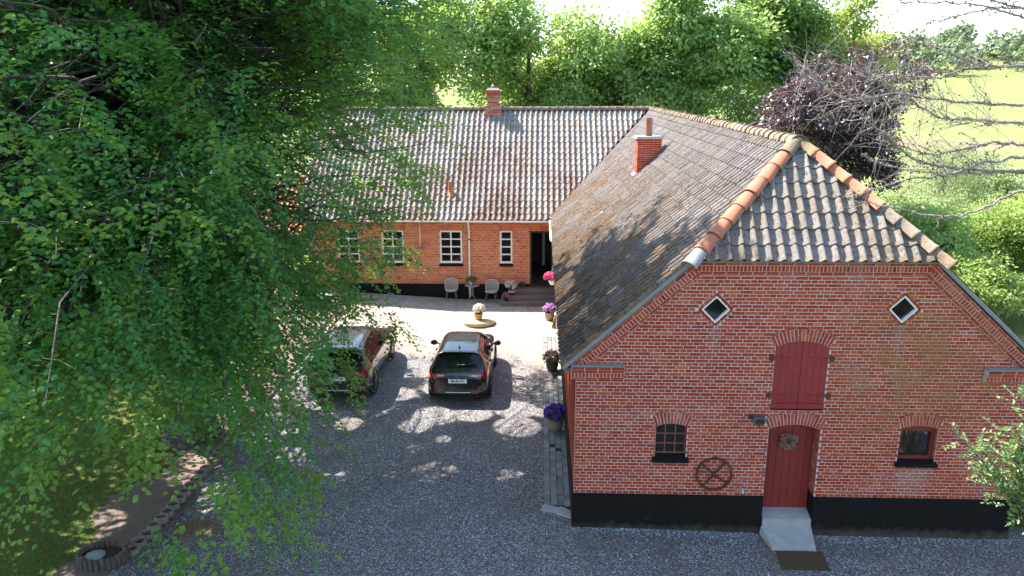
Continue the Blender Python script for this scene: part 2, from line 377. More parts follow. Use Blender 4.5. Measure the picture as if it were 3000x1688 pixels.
tag(link('terrain', np_mesh('terrain', np.stack([X.ravel(), Y.ravel(), Z.ravel()], 1), F, M['ground_grass'], True)), 'rough lawn and pale green field rising to the wooded hill', kind='structure')

def sheet(name, inside, x0, x1, y0, y1, step, off, mat, label):
    xs = np.arange(x0, x1+step/2, step); ys = np.arange(y0, y1+step/2, step)
    V = []; id_ = {}; Fs = []
    def vid(i, j):
        if (i, j) not in id_: id_[(i, j)] = len(V); V.append((xs[i], ys[j], gzf(xs[i], ys[j])+off))
        return id_[(i, j)]
    for i in range(len(xs)-1):
        for j in range(len(ys)-1):
            if inside((xs[i]+xs[i+1])/2, (ys[j]+ys[j+1])/2): Fs.append((vid(i, j), vid(i+1, j), vid(i+1, j+1), vid(i, j+1)))
    return tag(link(name, np_mesh(name, np.array(V), np.array(Fs), mat, True)), label, kind='structure')
# gravel
t = NT('gravel'); p = t.xyz()
cell = t.voro(52, out='Color'); cv = t.n('ShaderNodeSeparateColor'); t.l(cell, cv.inputs[0])
st = t.ramp(cv.outputs[0], [(0, (.05, .05, .055)), (.3, (.10, .10, .108)), (.6, (.19, .19, .198)), (.82, (.38, .375, .37)), (1, (.75, .73, .7))])
st = t.mix(t.math('MULTIPLY', cv.outputs[1], .35), st, (.15, .10, .08))
fine = t.ramp(t.noise(160, 3), [(.3, (.05, .048, .05)), (.7, (.16, .15, .145))])
st = t.mix(t.ramp(t.voro(52), [(.5, 0.), (.75, .8)]), st, fine)
dirt = t.mix(t.noise(12, 5), (.10, .078, .065), (.18, .145, .12))
st = t.mix(t.ramp(t.noise(.75, 5, .6), [(.5, 0.), (.7, .75)]), st, dirt)
sand = t.mix(t.noise(20, 5), (.29, .225, .18), (.40, .325, .27))
yy = t.math('ADD', t.math('ADD', p['Y'], t.math('MULTIPLY', p['X'], .12)), t.math('MULTIPLY', t.noise(.7, 5), 3.6))
st = t.mix(t.ramp(t.math('DIVIDE', yy, 20.), [(.545, 0.), (.63, .92)]), st, sand)
d = t.n('ShaderNodeVectorMath'); d.operation = 'DISTANCE'; t.l(t.pos(), d.inputs[0]); d.inputs[1].default_value = (-7.55, -.25, -.1)
st = t.mix(t.math('MULTIPLY', t.ramp(t.math('ADD', d.outputs['Value'], t.math('MULTIPLY', t.noise(3, 4), .9)), [(.75, 1.), (1.3, 0.)]), t.ramp(t.noise(40, 3), [(.3, .3), (.6, 1.)])), st, (.20, .095, .04))
t.set(st, .95, spec=.25); t.bump(t.math('SUBTRACT', 1.0, t.voro(52)), .9, .02); M['gravel'] = t.m
sheet('driveway', lambda x, y: x > -8.5+.12*math.sin(y*1.3) and not (x > 8.6 and y > 1) and not (x > 0.05 and y > .3), -9, 14, -20, 17.0, .2, .012, M['gravel'], 'grey gravel driveway turning sandy by the house')
t = NT('bare_soil'); c = t.mix(t.noise(3, 6), (.13, .095, .08), (.24, .18, .155)); c = t.mix(t.ramp(t.noise(30, 4), [(.5, 0.), (.7, .6)]), c, (.08, .06, .05))
t.set(c, 1.0, spec=.1); t.bump(t.noise(30, 6), .8, .03); M['bare_soil'] = t.m
def soil_in(x, y):
    w = .95+.25*math.sin(y*.9+1)+.2*math.sin(y*2.3)+.07*math.sin(y*9+x*7)+.05*math.sin(y*21)
    if y > 11: w = .95+(y-11)*.55
    return -8.56-w < x < -8.5
sheet('flower_bed', lambda x, y: soil_in(x, y) or (y > 14.5 and -12.5 < x < -8.5), -14, -8.3, -2.5, 16.5, .06, .016, M['bare_soil'], 'bare brown soil bed beside the lawn')
t = NT('pale_concrete'); c = t.mix(t.noise(2, 5), (.30, .27, .24), (.42, .39, .35)); t.set(c, .95); t.bump(t.noise(30, 5), .4, .01); M['pale_concrete'] = t.m
sheet('terrace', lambda x, y: y > 16.3 and x < -8.6, -20, -8.5, 16, 18.5, .25, .022, M['pale_concrete'], 'pale sunlit terrace by the red tiled annex')
# pavers
def paver_mat(name, stops):
    t = NT(name); c = t.ramp(t.rnd(), stops); c = t.mix(t.math('MULTIPLY', t.noise(22, 5), .5), c, (.26, .23, .2))
    c = t.mix(t.ramp(t.noise(1.2, 5), [(.55, 0.), (.75, .5)]), c, (.12, .12, .11)); t.set(c, .92, spec=.25); t.bump(t.noise(60, 4), .5, .006); M[name] = t.m
paver_mat('paver_path', [(0, (.12, .125, .125)), (.5, (.19, .2, .2)), (.85, (.26, .255, .24)), (1, (.29, .2, .18))])
paver_mat('paver_yard', [(0, (.27, .235, .205)), (.5, (.34, .30, .26)), (1, (.41, .36, .31))])
def paver_mesh(w, l, h, mat, name='paver'):
    m = MB(); b = .007; x = w/2; y = l/2
    vs = [(-x, -y, -h), (x, -y, -h), (x, y, -h), (-x, y, -h), (-x, -y, -b), (x, -y, -b), (x, y, -b), (-x, y, -b),
          (-x+b, -y+b, 0), (x-b, -y+b, 0), (x-b, y-b, 0), (-x+b, y-b, 0)]
    m.add(vs, [(0, 1, 5, 4), (1, 2, 6, 5), (2, 3, 7, 6), (3, 0, 4, 7), (4, 5, 9, 8), (5, 6, 10, 9), (6, 7, 11, 10), (7, 4, 8, 11), (8, 9, 10, 11)])
    return m
path_o = sheet('path', lambda x, y: True, -.575, .0, .72, 12.1, .1, .03, M['soil'], 'strip of grey stone pavers along the wing wall')
pm = paver_mesh(.134, .203, .05, None).mesh('paver', M['paver_path'])
for j in range(54):
    for i in range(4):
        if (j, i) in ((12, 2), (13, 1), (35, 2), (36, 2)): continue
        x = -.5+i*.1425+random.uniform(-.003, .003); y = .84+j*.2085+(0.1 if i % 2 else 0)*.0+random.uniform(-.004, .004)
        o = link('paver', pm, path_o, (x, y, gzf(x, y)+.062+random.uniform(-.004, .004)), (random.uniform(-.012, .012), random.uniform(-.012, .012), random.uniform(-.01, .01)))
        if random.random() < .07: o.location.z -= .018
# end slabs of the path
def slab(name, label, c, rz, sx, sy, z0, z1, tilt=(0, 0)):
    m = MB(); g = 5; P = []
    rr = np.random.default_rng(int(abs(c[0])*1000)+3)
    top = [(-sx, -sy), (0, -sy*1.05), (sx, -sy), (sx*1.02, 0), (sx, sy), (0, sy*.96), (-sx, sy), (-sx*1.03, 0)]
    top = [(a+rr.uniform(-.012, .012), b+rr.uniform(-.012, .012)) for a, b in top]
    k = len(top); vs = [(a*1.02, b*1.02, 0) for a, b in top]+[(a*1.02, b*1.02, z1-z0-.02) for a, b in top]+[(a*.97, b*.97, z1-z0) for a, b in top]
    fs = [(i, (i+1) % k, k+(i+1) % k, k+i) for i in range(k)]+[(k+i, k+(i+1) % k, 2*k+(i+1) % k, 2*k+i) for i in range(k)]+[tuple(range(2*k, 3*k))]
    m.add(vs, fs); o = m.build(name, M['concrete'], None, (c[0], c[1], z0), (tilt[0], tilt[1], rz))
    return tag(o, label, 'slab')
slab('edging_slab', 'tilted grey concrete slab closing the paver path', (-.44, .62, 0), R_(-16), .17, .10, -.14, .045, (R_(6), R_(3)))
slab('edging_slab', 'long grey concrete slab wedged against the black plinth corner', (-.13, .44, 0), R_(-28), .19, .10, -.12, .075, (R_(4), R_(7)))
o = paver_mesh(.15, .11, .05, None).build('loose_paver', M['kerb'], None, (-.07, .66, .13), (0.05, .05, R_(10))); tag(o, 'single pinkish paver loose on the path end', 'paver')
# courtyard
def yard_in(x, y):
    edge = np.interp(x, [-9, -8, -7.1, -6.2, -4.5, -2.5, -.6, 0.1], [16.9, 16.3, 15.5, 14.75, 13.7, 12.9, 12.05, 12.05])
    return y > edge and x < -.02 and y < 17.0 and not (x > -2.28 and y > 15.98) and x > -8.6
yard_o = sheet('courtyard', lambda x, y: yard_in(x, y), -9, 0, 12, 17.05, .1, .014, M['pale_concrete'], 'beige block paving in front of the farmhouse')
py = paver_mesh(.137, .206, .05, None).mesh('paver', M['paver_yard'])
pts = []
for j in range(26):
    for i in range(65):
        x = -.08-i*.1425-(.07 if j % 2 else 0); y = 12.0+j*.2105
        if yard_in(x, y-.1) and yard_in(x, y+.1): pts.append((x, y))
pts.sort(key=lambda q: q[1]-(.5 if -4 < q[0] else 0)*0)
rest = MB(); base = paver_mesh(.137, .206, .05, None)
for k, (x, y) in enumerate(pts):
    z = gzf(x, y)+.024+random.uniform(-.003, .003); tx, ty = random.uniform(-.01, .01), random.uniform(-.01, .01)
    if k < 300: link('paver', py, yard_o, (x, y, z), (tx, ty, 0))
    else: rest.add([(x+a, y+b, z+c+a*ty+b*tx) for a, b, c in base.v], base.f)
tag(rest.build('far_pavers', M['paver_yard'], yard_o), kind='stuff')

# ------------------------------------------------------------------ brickwork
CH = 0.2/3; HD = .12
def frame(O, U, V, N):
    O, U, V, N = (np.array(a, float) for a in (O, U, V, N))
    return lambda u, v, d=0.0: O+U*u+V*v+N*d
def minus(iv, holes):
    for a, b in holes:
        nx = []
        for l, r in iv:
            if b <= l or a >= r: nx.append((l, r)); continue
            if a > l: nx.append((l, a))
            if b < r: nx.append((b, r))
        iv = nx
    return iv
def lay(nrows, bounds, holes, row0=0):
    """English cross bond: returns bricks (u0,u1,v0,v1) and backing strips"""
    br = []; bk = []
    for k in range(nrows):
        v = (k+.5)*CH; b = bounds(v)
        if b is None: continue
        iv = minus([b], holes(v)); kk = k+row0
        for l, r in iv:
            bk.append((l, r, k*CH, (k+1)*CH))
            step = HD if kk % 2 == 0 else 2*HD
            off = 0 if kk % 2 == 0 else (.06+(.12 if kk % 4 == 3 else 0))
            i = math.floor((l-off)/step)
            while off+i*step < r:
                a = max(l, off+i*step); c = min(r, off+(i+1)*step); i += 1
                if c-a < .04: continue
                br.append((a+.0066, c-.0066, k*CH+.0066, (k+1)*CH-.0066))
    return br, bk
def brick_hexa(m, P, q, d=0.0, th=.03):
    a, b, c, e = q; j = lambda: random.uniform(-.002, .002)
    dd = d+random.uniform(-.0025, .0025)
    m.hexa([P(a+j(), c+j(), dd), P(b+j(), c+j(), dd), P(b+j(), e+j(), dd), P(a+j(), e+j(), dd),
            P(a, c, d-th), P(b, c, d-th), P(b, e, d-th), P(a, e, d-th)], skip=(1,))
def wall(parent, P, nrows, bounds, holes, bmat, mmat, pick=0, pick_ok=None, row0=0):
    br, bk = lay(nrows, bounds, holes, row0)
    m = MB(); back = MB()
    for l, r, v0, v1 in bk: back.add([P(l, v0, -.005), P(r, v0, -.005), P(r, v1, -.005), P(l, v1, -.005)], [(0, 1, 2, 3)])
    full = [q for q in br if abs((q[1]-q[0])-.2268) < .002 and (pick_ok is None or pick_ok(q))]
    random.Random(3).shuffle(full); chosen = set(full[:pick])
    if pick:
        s = MB(); Q = frame((0, 0, 0), P(1, 0)-P(0, 0), P(0, 1)-P(0, 0), P(0, 0, 1)-P(0, 0)); brick_hexa(s, Q, (-.1134, .1134, -.0267, .0267)); sm = s.mesh('brick', bmat)
    for q in br:
        if q in chosen: link('brick', sm, parent, P((q[0]+q[1])/2, (q[2]+q[3])/2, random.uniform(-.001, .003)))
        else: brick_hexa(m, P, q)
    tag(m.build('brickwork', bmat, parent), kind='stuff'); back.build('mortar', mmat, parent)
class Arch:
    def __init__(s, xc, a, zs, rise, ring=.235, n=15):
        s.xc, s.a, s.zs, s.ring, s.n = xc, a, zs, ring, n
        s.ri = (a*a+rise*rise)/(2*rise); s.cz = zs+rise-s.ri; s.ro = s.ri+ring; s.th = math.asin(a/s.ri)
    def top(s, x): return s.cz+math.sqrt(max(0, s.ri**2-(x-s.xc)**2))
    def hole(s, z, zbot):
        if z < zbot or z > s.cz+s.ro: return []
        if z <= s.zs: h = s.a
        else:
            h = math.sqrt(max(0, s.ro**2-(z-s.cz)**2)); sk = (z-s.cz)*math.tan(s.th)
            h = min(h, sk)
        return [(s.xc-h, s.xc+h)]
    def voussoirs(s, parent, P, bmat, mmat, z0):
        out = []; g = .0085
        back = MB(); N_ = 24
        for i in range(N_):
            t0 = -s.th+2*s.th*i/N_; t1 = -s.th+2*s.th*(i+1)/N_
            back.add([P(s.xc+r*math.sin(t), s.cz+r*math.cos(t)-z0, -.006) for r, t in ((s.ri, t0), (s.ri, t1), (s.ro, t1), (s.ro, t0))], [(0, 1, 2, 3)])
            back.add([P(s.xc+s.ri*math.sin(t), s.cz+s.ri*math.cos(t)-z0, d) for t, d in ((t0, -.006), (t1, -.006), (t1, -.22), (t0, -.22))], [(0, 1, 2, 3)])
        back.build('mortar', mmat, parent)
        for i in range(s.n):
            t0 = -s.th+2*s.th*i/s.n; t1 = -s.th+2*s.th*(i+1)/s.n
            segs = [(s.ri, s.ro)] if i % 2 == 0 else [(s.ri, s.ri+s.ring/2), (s.ri+s.ring/2, s.ro)]
            for r0, r1 in segs:
                m = MB(); d0 = random.uniform(0, .004); c = []
                for d in (d0, -.05):
                    for r, t, sg in ((r0+g/2, t0, 1), (r0+g/2, t1, -1), (r1-g/2, t1, -1), (r1-g/2, t0, 1)):
                        tt = t+sg*g/r; c.append(P(s.xc+r*math.sin(tt), s.cz+r*math.cos(tt)-z0, d))
                m.hexa(c, skip=(1,)); out.append(m.build('brick', bmat, parent))
        return len(out)
def courses(m, back, p0, dirv, inw, nrm, L, rows):
    """corbel courses: p0 start, dirv along, inw across (downwards), nrm outwards; rows=(offset,height,pitch,proud)"""
    p0, dirv, inw, nrm = (np.array(a, float) for a in (p0, dirv, inw, nrm))
    for off, h, pitch, proud in rows:
        k = max(1, int(round(L/pitch))); pt = L/k
        for i in range(k):
            c = p0+dirv*(pt*(i+.5))+inw*(off+h/2)+nrm*(proud/2-.02+random.uniform(-.002, .002))
            m.obox(c, dirv, inw, nrm, pt/2-.0075, h/2-.0065, proud/2+.02)
        back.obox(p0+dirv*(L/2)+inw*(off+h/2)+nrm*(proud/2-.024), dirv, inw, nrm, L/2, h/2, proud/2+.018)

# ------------------------------------------------------------------ the wing with the gable
wing = empty('brick_wing'); tag(wing, 'red brick farm wing with half-hipped gable, black plinth and red hatch', 'building')
ZP = .75
PG = frame((0, 0, ZP), (1, 0, 0), (0, 0, 1), (0, -1, 0))
ROOF0, SL = 3.405, .9                                    # eave height at X=-.25 and slope
def gable_bounds(v):
    z = v+ZP
    if z > 5.42: return None
    off = max(0.0, (z-3.30)/SL-.25)
    return (off, 8.4-off)
aDoor = Arch(4.165, .485, 2.15, .105, n=17); aHatch = Arch(4.16, .49, 3.80, .125, n=17)
aWL = Arch(1.845, .295, 2.185, .06, n=11); aWR = Arch(6.49, .345, 2.205, .06, .225, n=13)
DIA = ((2.53, 4.52), (5.89, 4.55)); DR = .345
def gable_holes(v):
    z = v+ZP; h = []
    h += aDoor.hole(z, 0)+aHatch.hole(z, 2.58)+aWL.hole(z, 1.5)+aWR.hole(z, 1.5)
    for x, zc in DIA:
        w = DR-abs(z-zc)
        if w > 0: h.append((x-w, x+w))
    return h
nv = 0
for a in (aDoor, aHatch, aWL, aWR): nv += a.voussoirs(wing, PG, M['brick_gable'], M['mortar_gable'], ZP)
# diamond surrounds: three bricks a side
for x, zc in DIA:
    mb = MB(); mb.add([PG(x+a*q, zc-ZP+b*q, -.006) for q in (DR+.01, .27) for a, b in ((-1, 0), (0, -1), (1, 0), (0, 1))], [(k, (k+1) % 4, 4+(k+1) % 4, 4+k) for k in range(4)])
    mb.build('mortar', M['mortar_gable'], wing)
    for q in range(4):
        a = R_(45+90*q); e = np.array([math.cos(a), 0, math.sin(a)]); tn = np.array([-e[2], 0, e[0]])
        side = DR*math.sqrt(2); mid = np.array([x, 0, zc])+e*(DR/math.sqrt(2)-.033)
        for (s0, s1) in ((-.5, -.17), (-.17, .17), (.17, .5)):
            m = MB(); L = (s1-s0)*side
            if abs(s0) == .5 or s1 == .5: L -= .03
            cc = mid+tn*((s0+s1)/2*side-(.015 if s1 == .5 else (-.015 if s0 == -.5 else 0)))
            m.obox(cc+np.array([0, .012, 0]), tn, e, (0, -1, 0), L/2-.005, .028, .02); m.build('brick', M['brick_gable'], wing); nv += 1
wall(wing, PG, 71, gable_bounds, gable_holes, M['brick_gable'], M['mortar_gable'], pick=300-nv)
# plinth
m = MB()
def plinth_seg(x0, x1, zt=ZP-.0):
    m.box(x0, x1, -.035, .2, -.4, zt)
plinth_seg(-.03, 3.68); plinth_seg(4.65, 8.43)
m.box(-.03, .2, .2, 17.1, -.4, ZP)
m.build('plinth', M['tar_wall'], wing)
# side wall towards the yard
PS = frame((0, 17.05, ZP), (0, -1, 0), (0, 0, 1), (-1, 0, 0))
SIDE_H = [(.9, 1.9, 0, 1.6), (5.2, 6.2, -1, 1.45), (11.2, 12.1, .6, 1.5), (3.2, 4.0, .6, 1.5)]
wall(wing, PS, 39, lambda v: (0, 17.05), lambda v: [(a, b) for a, b, c, d in SIDE_H if c < v < d], M['brick_gable'], M['mortar_gable'])
for a, b, c, d in SIDE_H:
    m = MB(); u0, u1 = 17.05-b, 17.05-a; z0 = ZP+max(c, 0); z1 = ZP+d
    m.box(.05, .12, u0, u0+.07, z0, z1); m.box(.05, .12, u1-.07, u1, z0, z1); m.box(.05, .12, u0+.07, u1-.07, z1-.07, z1); m.box(.05, .12, u0+.07, u1-.07, z0, z0+.07)
    f = m.build('window_frame' if c > 0 else 'door_frame', M['white_paint'], wing)
    m = MB(); m.box(.08, .1, u0+.07, u1-.07, z0+.07, z1-.07); m.build('pane' if c > 0 else 'door_panel', M['glass'] if c > 0 else M['timber_grey'], f)
# other outer walls, plain
m = MB(); m.box(8.3, 8.4, .02, 25.9, -.3, 3.6); m.box(-10.3, 8.4, 25.8, 25.9, -.3, 3.6); m.build('rear_wall', M['brick_gable'], wing)
# corbels
cm = MB(); cb = MB()
ca = math.atan(SL); ROWS = [(.0, .066, .24, .085), (.066, .118, .0667, .07), (.184, .066, .24, .035)]
def rake(side):
    sgn = 1 if side < 0 else -1
    p0 = np.array([-.18 if side < 0 else 8.58, 0, 3.36]); L = (2.1+.18)/math.cos(ca)
    d = np.array([sgn*math.cos(ca), 0, math.sin(ca)]); inw = np.array([sgn*math.sin(ca), 0, -math.cos(ca)])
    courses(cm, cb, p0+d*.1, d, inw, (0, -1, 0), L-.1, ROWS)
rake(-1); rake(1)
courses(cm, cb, (1.95, -.001, 5.43), (1, 0, 0), (0, 0, -1), (0, -1, 0), 4.5, ROWS)
for x0 in (-.09, 7.5):
    courses(cm, cb, (x0, -.003, 3.43), (1, 0, 0), (0, 0, -1), (0, -1, 0), .99, [(.0, .066, .24, .14), (.066, .066, .24, .12), (.132, .1, .0667, .085), (.232, .05, .24, .04)])
tag(cm.build('cornice_bricks', M['brick_gable'], wing), kind='stuff'); tag(cb.build('cornice_mortar', M['mortar_gable'], wing), kind='stuff')
for x0 in (-.1, 7.49): m = MB(); m.box(x0, x0+1.01, -.155, .0, 3.43, 3.455); m.build('mortar_cap', M['cement'], wing)
# verge mortar bands under the tiles
for s in (-1, 1):
    m = MB(); d = np.array([-s*math.cos(ca), 0, math.sin(ca)]); up = np.array([s*math.sin(ca), 0, math.cos(ca)])
    p0 = np.array([-.25 if s < 0 else 8.65, -.06, 3.385]); m.obox(p0+d*1.62+up*.0, d, up, (0, -1, 0), 1.62, .035, .065); m.build('verge_mortar', M['cement'], wing)
# gable openings -------------------------------------------------
def reveal(parent, x0, x1, z0, ztop, y1, mat, right_bricks=False):
    m = MB(); m.add([(x0, 0, z0), (x0, y1, z0), (x0, y1, ztop), (x0, 0, ztop)], [(0, 1, 2, 3)]); m.add([(x1, 0, z0), (x1, y1, z0), (x1, y1, ztop), (x1, 0, ztop)], [(0, 1, 2, 3)])
    m.build('reveal', mat, parent)
def reveal_bricks(parent, x, z0, z1, y1, sgn):
    P = frame((x, 0, z0), (0, 1, 0), (0, 0, 1), (sgn, 0, 0)); k = int(round((z1-z0)/CH))
    wall(parent, P, k, lambda v: (0.002, y1), lambda v: [], M['brick_gable'], M['mortar_gable'])
reveal_bricks(wing, 4.65, ZP, 2.15, .32, -1); reveal_bricks(wing, 3.68, ZP, 2.15, .32, 1)
reveal_bricks(wing, 6.835, 1.55, 2.2, .16, -1)
reveal(wing, 1.55, 2.14, 1.58, 2.24, .14, M['brick_gable']); reveal(wing, 6.145, 6.14, 1.55, 2.2, .14, M['brick_gable'])
m = MB(); m.box(3.55, 3.681, .2, .4, -.3, ZP); m.build('door_jamb', M['tar'], wing)
m = MB(); m.box(4.649, 4.8, .2, .4, -.3, ZP); m.build('door_jamb', M['tar'], wing)
# red plank door
def arched_planks(parent, arch, x0, x1, z0, y, n, mat, name='plank', th=.03, gap=.004, dz=0.0):
    w = (x1-x0)/n
    for i in range(n):
        a = x0+i*w+gap/2; b = x0+(i+1)*w-gap/2; m = MB(); K = 3
        top = [(a+(b-a)*k/K, arch.top(a+(b-a)*k/K)-.006+dz) for k in range(K+1)]
        poly = [(a, z0), (b, z0)]+top[::-1]; k = len(poly)
        yy = y+random.uniform(-.0015, .0015)
        m.add([(p, yy, q) for p, q in poly]+[(p, yy+th, q) for p, q in poly], [tuple(range(k))]+[(i_, (i_+1) % k, k+(i_+1) % k, k+i_) for i_ in range(k)])
        m.build(name, mat, parent)
door = empty('door', (0, 0, 0), parent=wing)
arched_planks(door, aDoor, 3.685, 4.645, .335, .3, 7, M['door_red'], gap=.006)
m = MB(); m.box(3.68, 4.65, .32, .34, .33, 2.3); m.build('door_back', M['frame_red'], door)
m = MB(); m.box(3.70, 3.80, .26, .28, 1.235, 1.25); m.box(3.71, 3.73, .27, .3, 1.22, 1.27); m.build('handle', M['chrome'], door)
# loft hatch
hatch = empty('hatch', parent=wing)
for i, (x0, x1) in enumerate(((3.675, 4.16), (4.165, 4.65))):
    leaf = empty('hatch_leaf', parent=hatch)
    arched_planks(leaf, aHatch, x0, x1, 2.60, .012, 4, M['red_paint'])
    m = MB(); m.box(x0-.005, x1+.005, -.02, .012, 2.595, 2.69); m.build('rail', M['red_paint'], leaf)
    for z in (2.86, 3.60):
        m = MB(); xs = (x0-.06, x0+.3) if i == 0 else (x1-.3, x1+.06)
        m.box(xs[0], xs[1], -.006, .012, z-.014, z+.014); m.build('hinge', M['red_paint'], leaf)
        m = MB(); xh = x0-.1 if i == 0 else x1+.02; m.box(xh, xh+.08, -.03, 0, z-.045, z+.045); m.build('hinge_pin', M['rust'], leaf)
m = MB(); m.box(3.67, 4.65, .05, .08, 2.56, 3.95); m.build('hatch_back', M['frame_red'], hatch)
# left iron window
w = empty('window', parent=wing)
m = MB(); m.box(1.55, 2.14, .12, .13, 1.58, 2.26); m.build('pane', M['glass_old'], w)
m = MB()
for x in (1.56, 1.745, 1.94, 2.13): m.box(x-.011, x+.011, .1, .12, 1.58, 2.26)
for z in (1.60, 1.795, 2.0): m.box(1.55, 2.14, .099, .121, z-.011, z+.011)
m.build('glazing_bars', M['iron_red'], w)
m = MB(); m.hexa([(1.5, -.07, 1.455), (2.19, -.07, 1.455), (2.19, .12, 1.455), (1.5, .12, 1.455), (1.5, -.07, 1.53), (2.19, -.07, 1.53), (2.19, .12, 1.59), (1.5, .12, 1.59)]); m.build('sill', M['tar'], w)
# right wooden window
w = empty('window', parent=wing)
m = MB(); m.box(6.145, 6.835, .15, .17, 1.54, 2.28); m.build('pane', M['pane_mirror'], w)
m = MB(); m.box(6.145, 6.215, .09, .15, 1.54, 2.27); m.box(6.765, 6.835, .09, .15, 1.54, 2.27); m.box(6.215, 6.765, .092, .15, 1.54, 1.61); m.box(6.215, 6.765, .092, .15, 2.13, 2.28)
m.build('frame', M['frame_red'], w)
m = MB(); m.hexa([(6.1, -.07, 1.44), (6.88, -.07, 1.44), (6.88, .1, 1.44), (6.1, .1, 1.44), (6.1, -.07, 1.50), (6.88, -.07, 1.50), (6.88, .1, 1.548), (6.1, .1, 1.548)]); m.build('sill', M['tar'], w)
# diamond windows
for x, zc in DIA:
    w = empty('window', parent=wing)
    m = MB(); r = .285; ri = .225
    def dq(r, y): return [(x-r, y, zc), (x, y, zc-r), (x+r, y, zc), (x, y, zc+r)]
    o_, i_, i2 = dq(r, -.006), dq(ri, -.006), dq(ri, .08)
    m.add(o_+i_+i2, [(k, (k+1) % 4, 4+(k+1) % 4, 4+k) for k in range(4)]+[(4+k, 4+(k+1) % 4, 8+(k+1) % 4, 8+k) for k in range(4)])
    o2 = dq(r, .03); m.add(o_+o2, [(k, (k+1) % 4, 4+(k+1) % 4, 4+k) for k in range(4)])
    m.build('frame', M['white_paint'], w)
    m = MB(); m.add(dq(ri+.01, .07), [(0, 1, 2, 3)]); m.build('pane', M['glass'], w)
# ------------------------------------------------------------------ roofs
import bmesh
TW, TC = .232, .333                       # tile cover width and course
SP = [(0, .012), (.15, .002), (.3, 0), (.45, .006), (.56, .024), (.64, .056), (.73, .082), (.84, .085), (.93, .06), (.985, .0)]
def tile_mb():
    m = MB(); L = TC+.07
    top0 = [(s*TW, 0, z+.034) for s, z in SP]; top1 = [(s*TW, L, z+.004) for s, z in SP]; low = [(x, y+.004, z-.02) for x, y, z in top0]
    k = len(SP); m.add(top0+top1+low, [(i, i+1, k+i+1, k+i) for i in range(k-1)]+[(2*k+i, 2*k+i+1, i+1, i) for i in range(k-1)], 0, False)
    m.add([top0[-1], top1[-1], (top1[-1][0], L, -.02), (top0[-1][0], 0, 0)], [(0, 1, 2, 3)])
    return m
TILE = tile_mb()
def inside_poly(p, poly):
    x, y = p; c = False; n = len(poly)
    for i in range(n):
        (x1, y1), (x2, y2) = poly[i], poly[(i+1) % n]
        if (y1 > y) != (y2 > y) and x < (x2-x1)*(y-y1)/(y2-y1)+x1: c = not c
    return c
def tile_slope(parent, org, us, nr, ncol, nrow, poly, planes, mat, pick=0, key=None, sag=0.0):
    """org lower corner; columns run along us x nr; poly = plan outline; planes = [(point, outward normal)] to trim"""
    us = Vector(us).normalized(); nr = Vector(nr).normalized(); xa = us.cross(nr); org = Vector(org)
    R3 = Matrix((xa, us, nr)).transposed()
    allin = []; cut = []
    for j in range(nrow):
        for i in range(ncol):
            o = org+xa*(i*TW)+us*(j*TC)
            cs = [o, o+xa*TW, o+us*TC, o+xa*TW+us*TC]; ins = [inside_poly((c.x, c.y), poly) for c in cs]
            if all(ins): allin.append((o, i, j))
            elif any(ins): cut.append((o, i, j))
    if key: allin.sort(key=lambda q: key(q[0]))
    me = TILE.mesh('roof_tile', mat); rest = MB()
    V = [Vector(v) for v in TILE.v]
    def placed(o):
        return o+nr*random.uniform(-.004, .004), R3 @ Matrix.Rotation(random.uniform(-.012, .012), 3, 'Z') @ Matrix.Rotation(random.uniform(-.012, .012), 3, 'Y')
    for k, (o, i, j) in enumerate(allin):
        p, r = placed(o)
        if k < pick:
            ob = link('roof_tile', me, parent); ob.matrix_basis = Matrix.Translation(p) @ r.to_4x4()
        else: rest.add([p+r @ v for v in V], TILE.f, 0)
    if rest.v: tag(rest.build('roof_tiles', mat, parent), kind='stuff')
    if cut:
        c = MB()
        for o, i, j in cut:
            p, r = placed(o); c.add([p+r @ v for v in V], TILE.f, 0)
        me2 = c.mesh('cut_roof_tiles', mat); b = bmesh.new(); b.from_mesh(me2)
        for pt, no in planes:
            g = b.verts[:]+b.edges[:]+b.faces[:]
            bmesh.ops.bisect_plane(b, geom=g, plane_co=pt, plane_no=no, clear_outer=True)
        b.to_mesh(me2); b.free(); tag(link('cut_roof_tiles', me2, parent), kind='stuff')
def ridge_mb():
    m = MB(); n = 9; L = .44; r0, r1 = .158, .14; P = []
    for y, r in ((0, r0+.012), (.035, r0+.012), (.04, r0), (L, r1)):
        P.append([(r*math.cos(math.pi*k/(n-1))*1.0, y, r*math.sin(math.pi*k/(n-1))*.92-.02) for k in range(n)])
    m.grid(P, smooth=True)
    m.add([(p[0]*s, p[1], (p[2]+.02)*s-.02) for s in (1, .84) for p in P[0]], [(k, k+1, n+k+1, n+k) for k in range(n-1)])
    return m
RIDGE = ridge_mb()
def ridge_line(parent, a, b, mats, label=None, lift=.0, pitch=.385):
    a = Vector(a); b = Vector(b); d = (b-a); L = d.length; d.normalize(); k = int(L/pitch)+1; pt = L/k
    me = {}
    up = Vector((0, 0, 1)); xa = d.cross(up).normalized(); z = xa.cross(d); R3 = Matrix((xa, d, z)).transposed()
    for i in range(k):
        mt = mats(i, k) if callable(mats) else mats
        if mt not in me: me[mt] = RIDGE.mesh('ridge_tile', M[mt])
        o = link('ridge_tile', me[mt], parent)
        rr = R3 @ Matrix.Rotation(random.uniform(-.03, .03), 3, 'Z') @ Matrix.Rotation(random.uniform(-.02, .035), 3, 'X')
        o.matrix_basis = Matrix.Translation(a+d*(pt*i)+z*(lift+random.uniform(-.008, .008))) @ rr.to_4x4()
def deck(parent, pts, mat='underlay', drop=.03):
    m = MB(); m.add([(x, y, z-drop) for x, y, z in pts], [tuple(range(len(pts)))]); m.build('roof_deck', M[mat], parent)
ZR = ROOF0+SL*4.45                                     # ridge 7.41
APY, HE = 1.49, 5.50
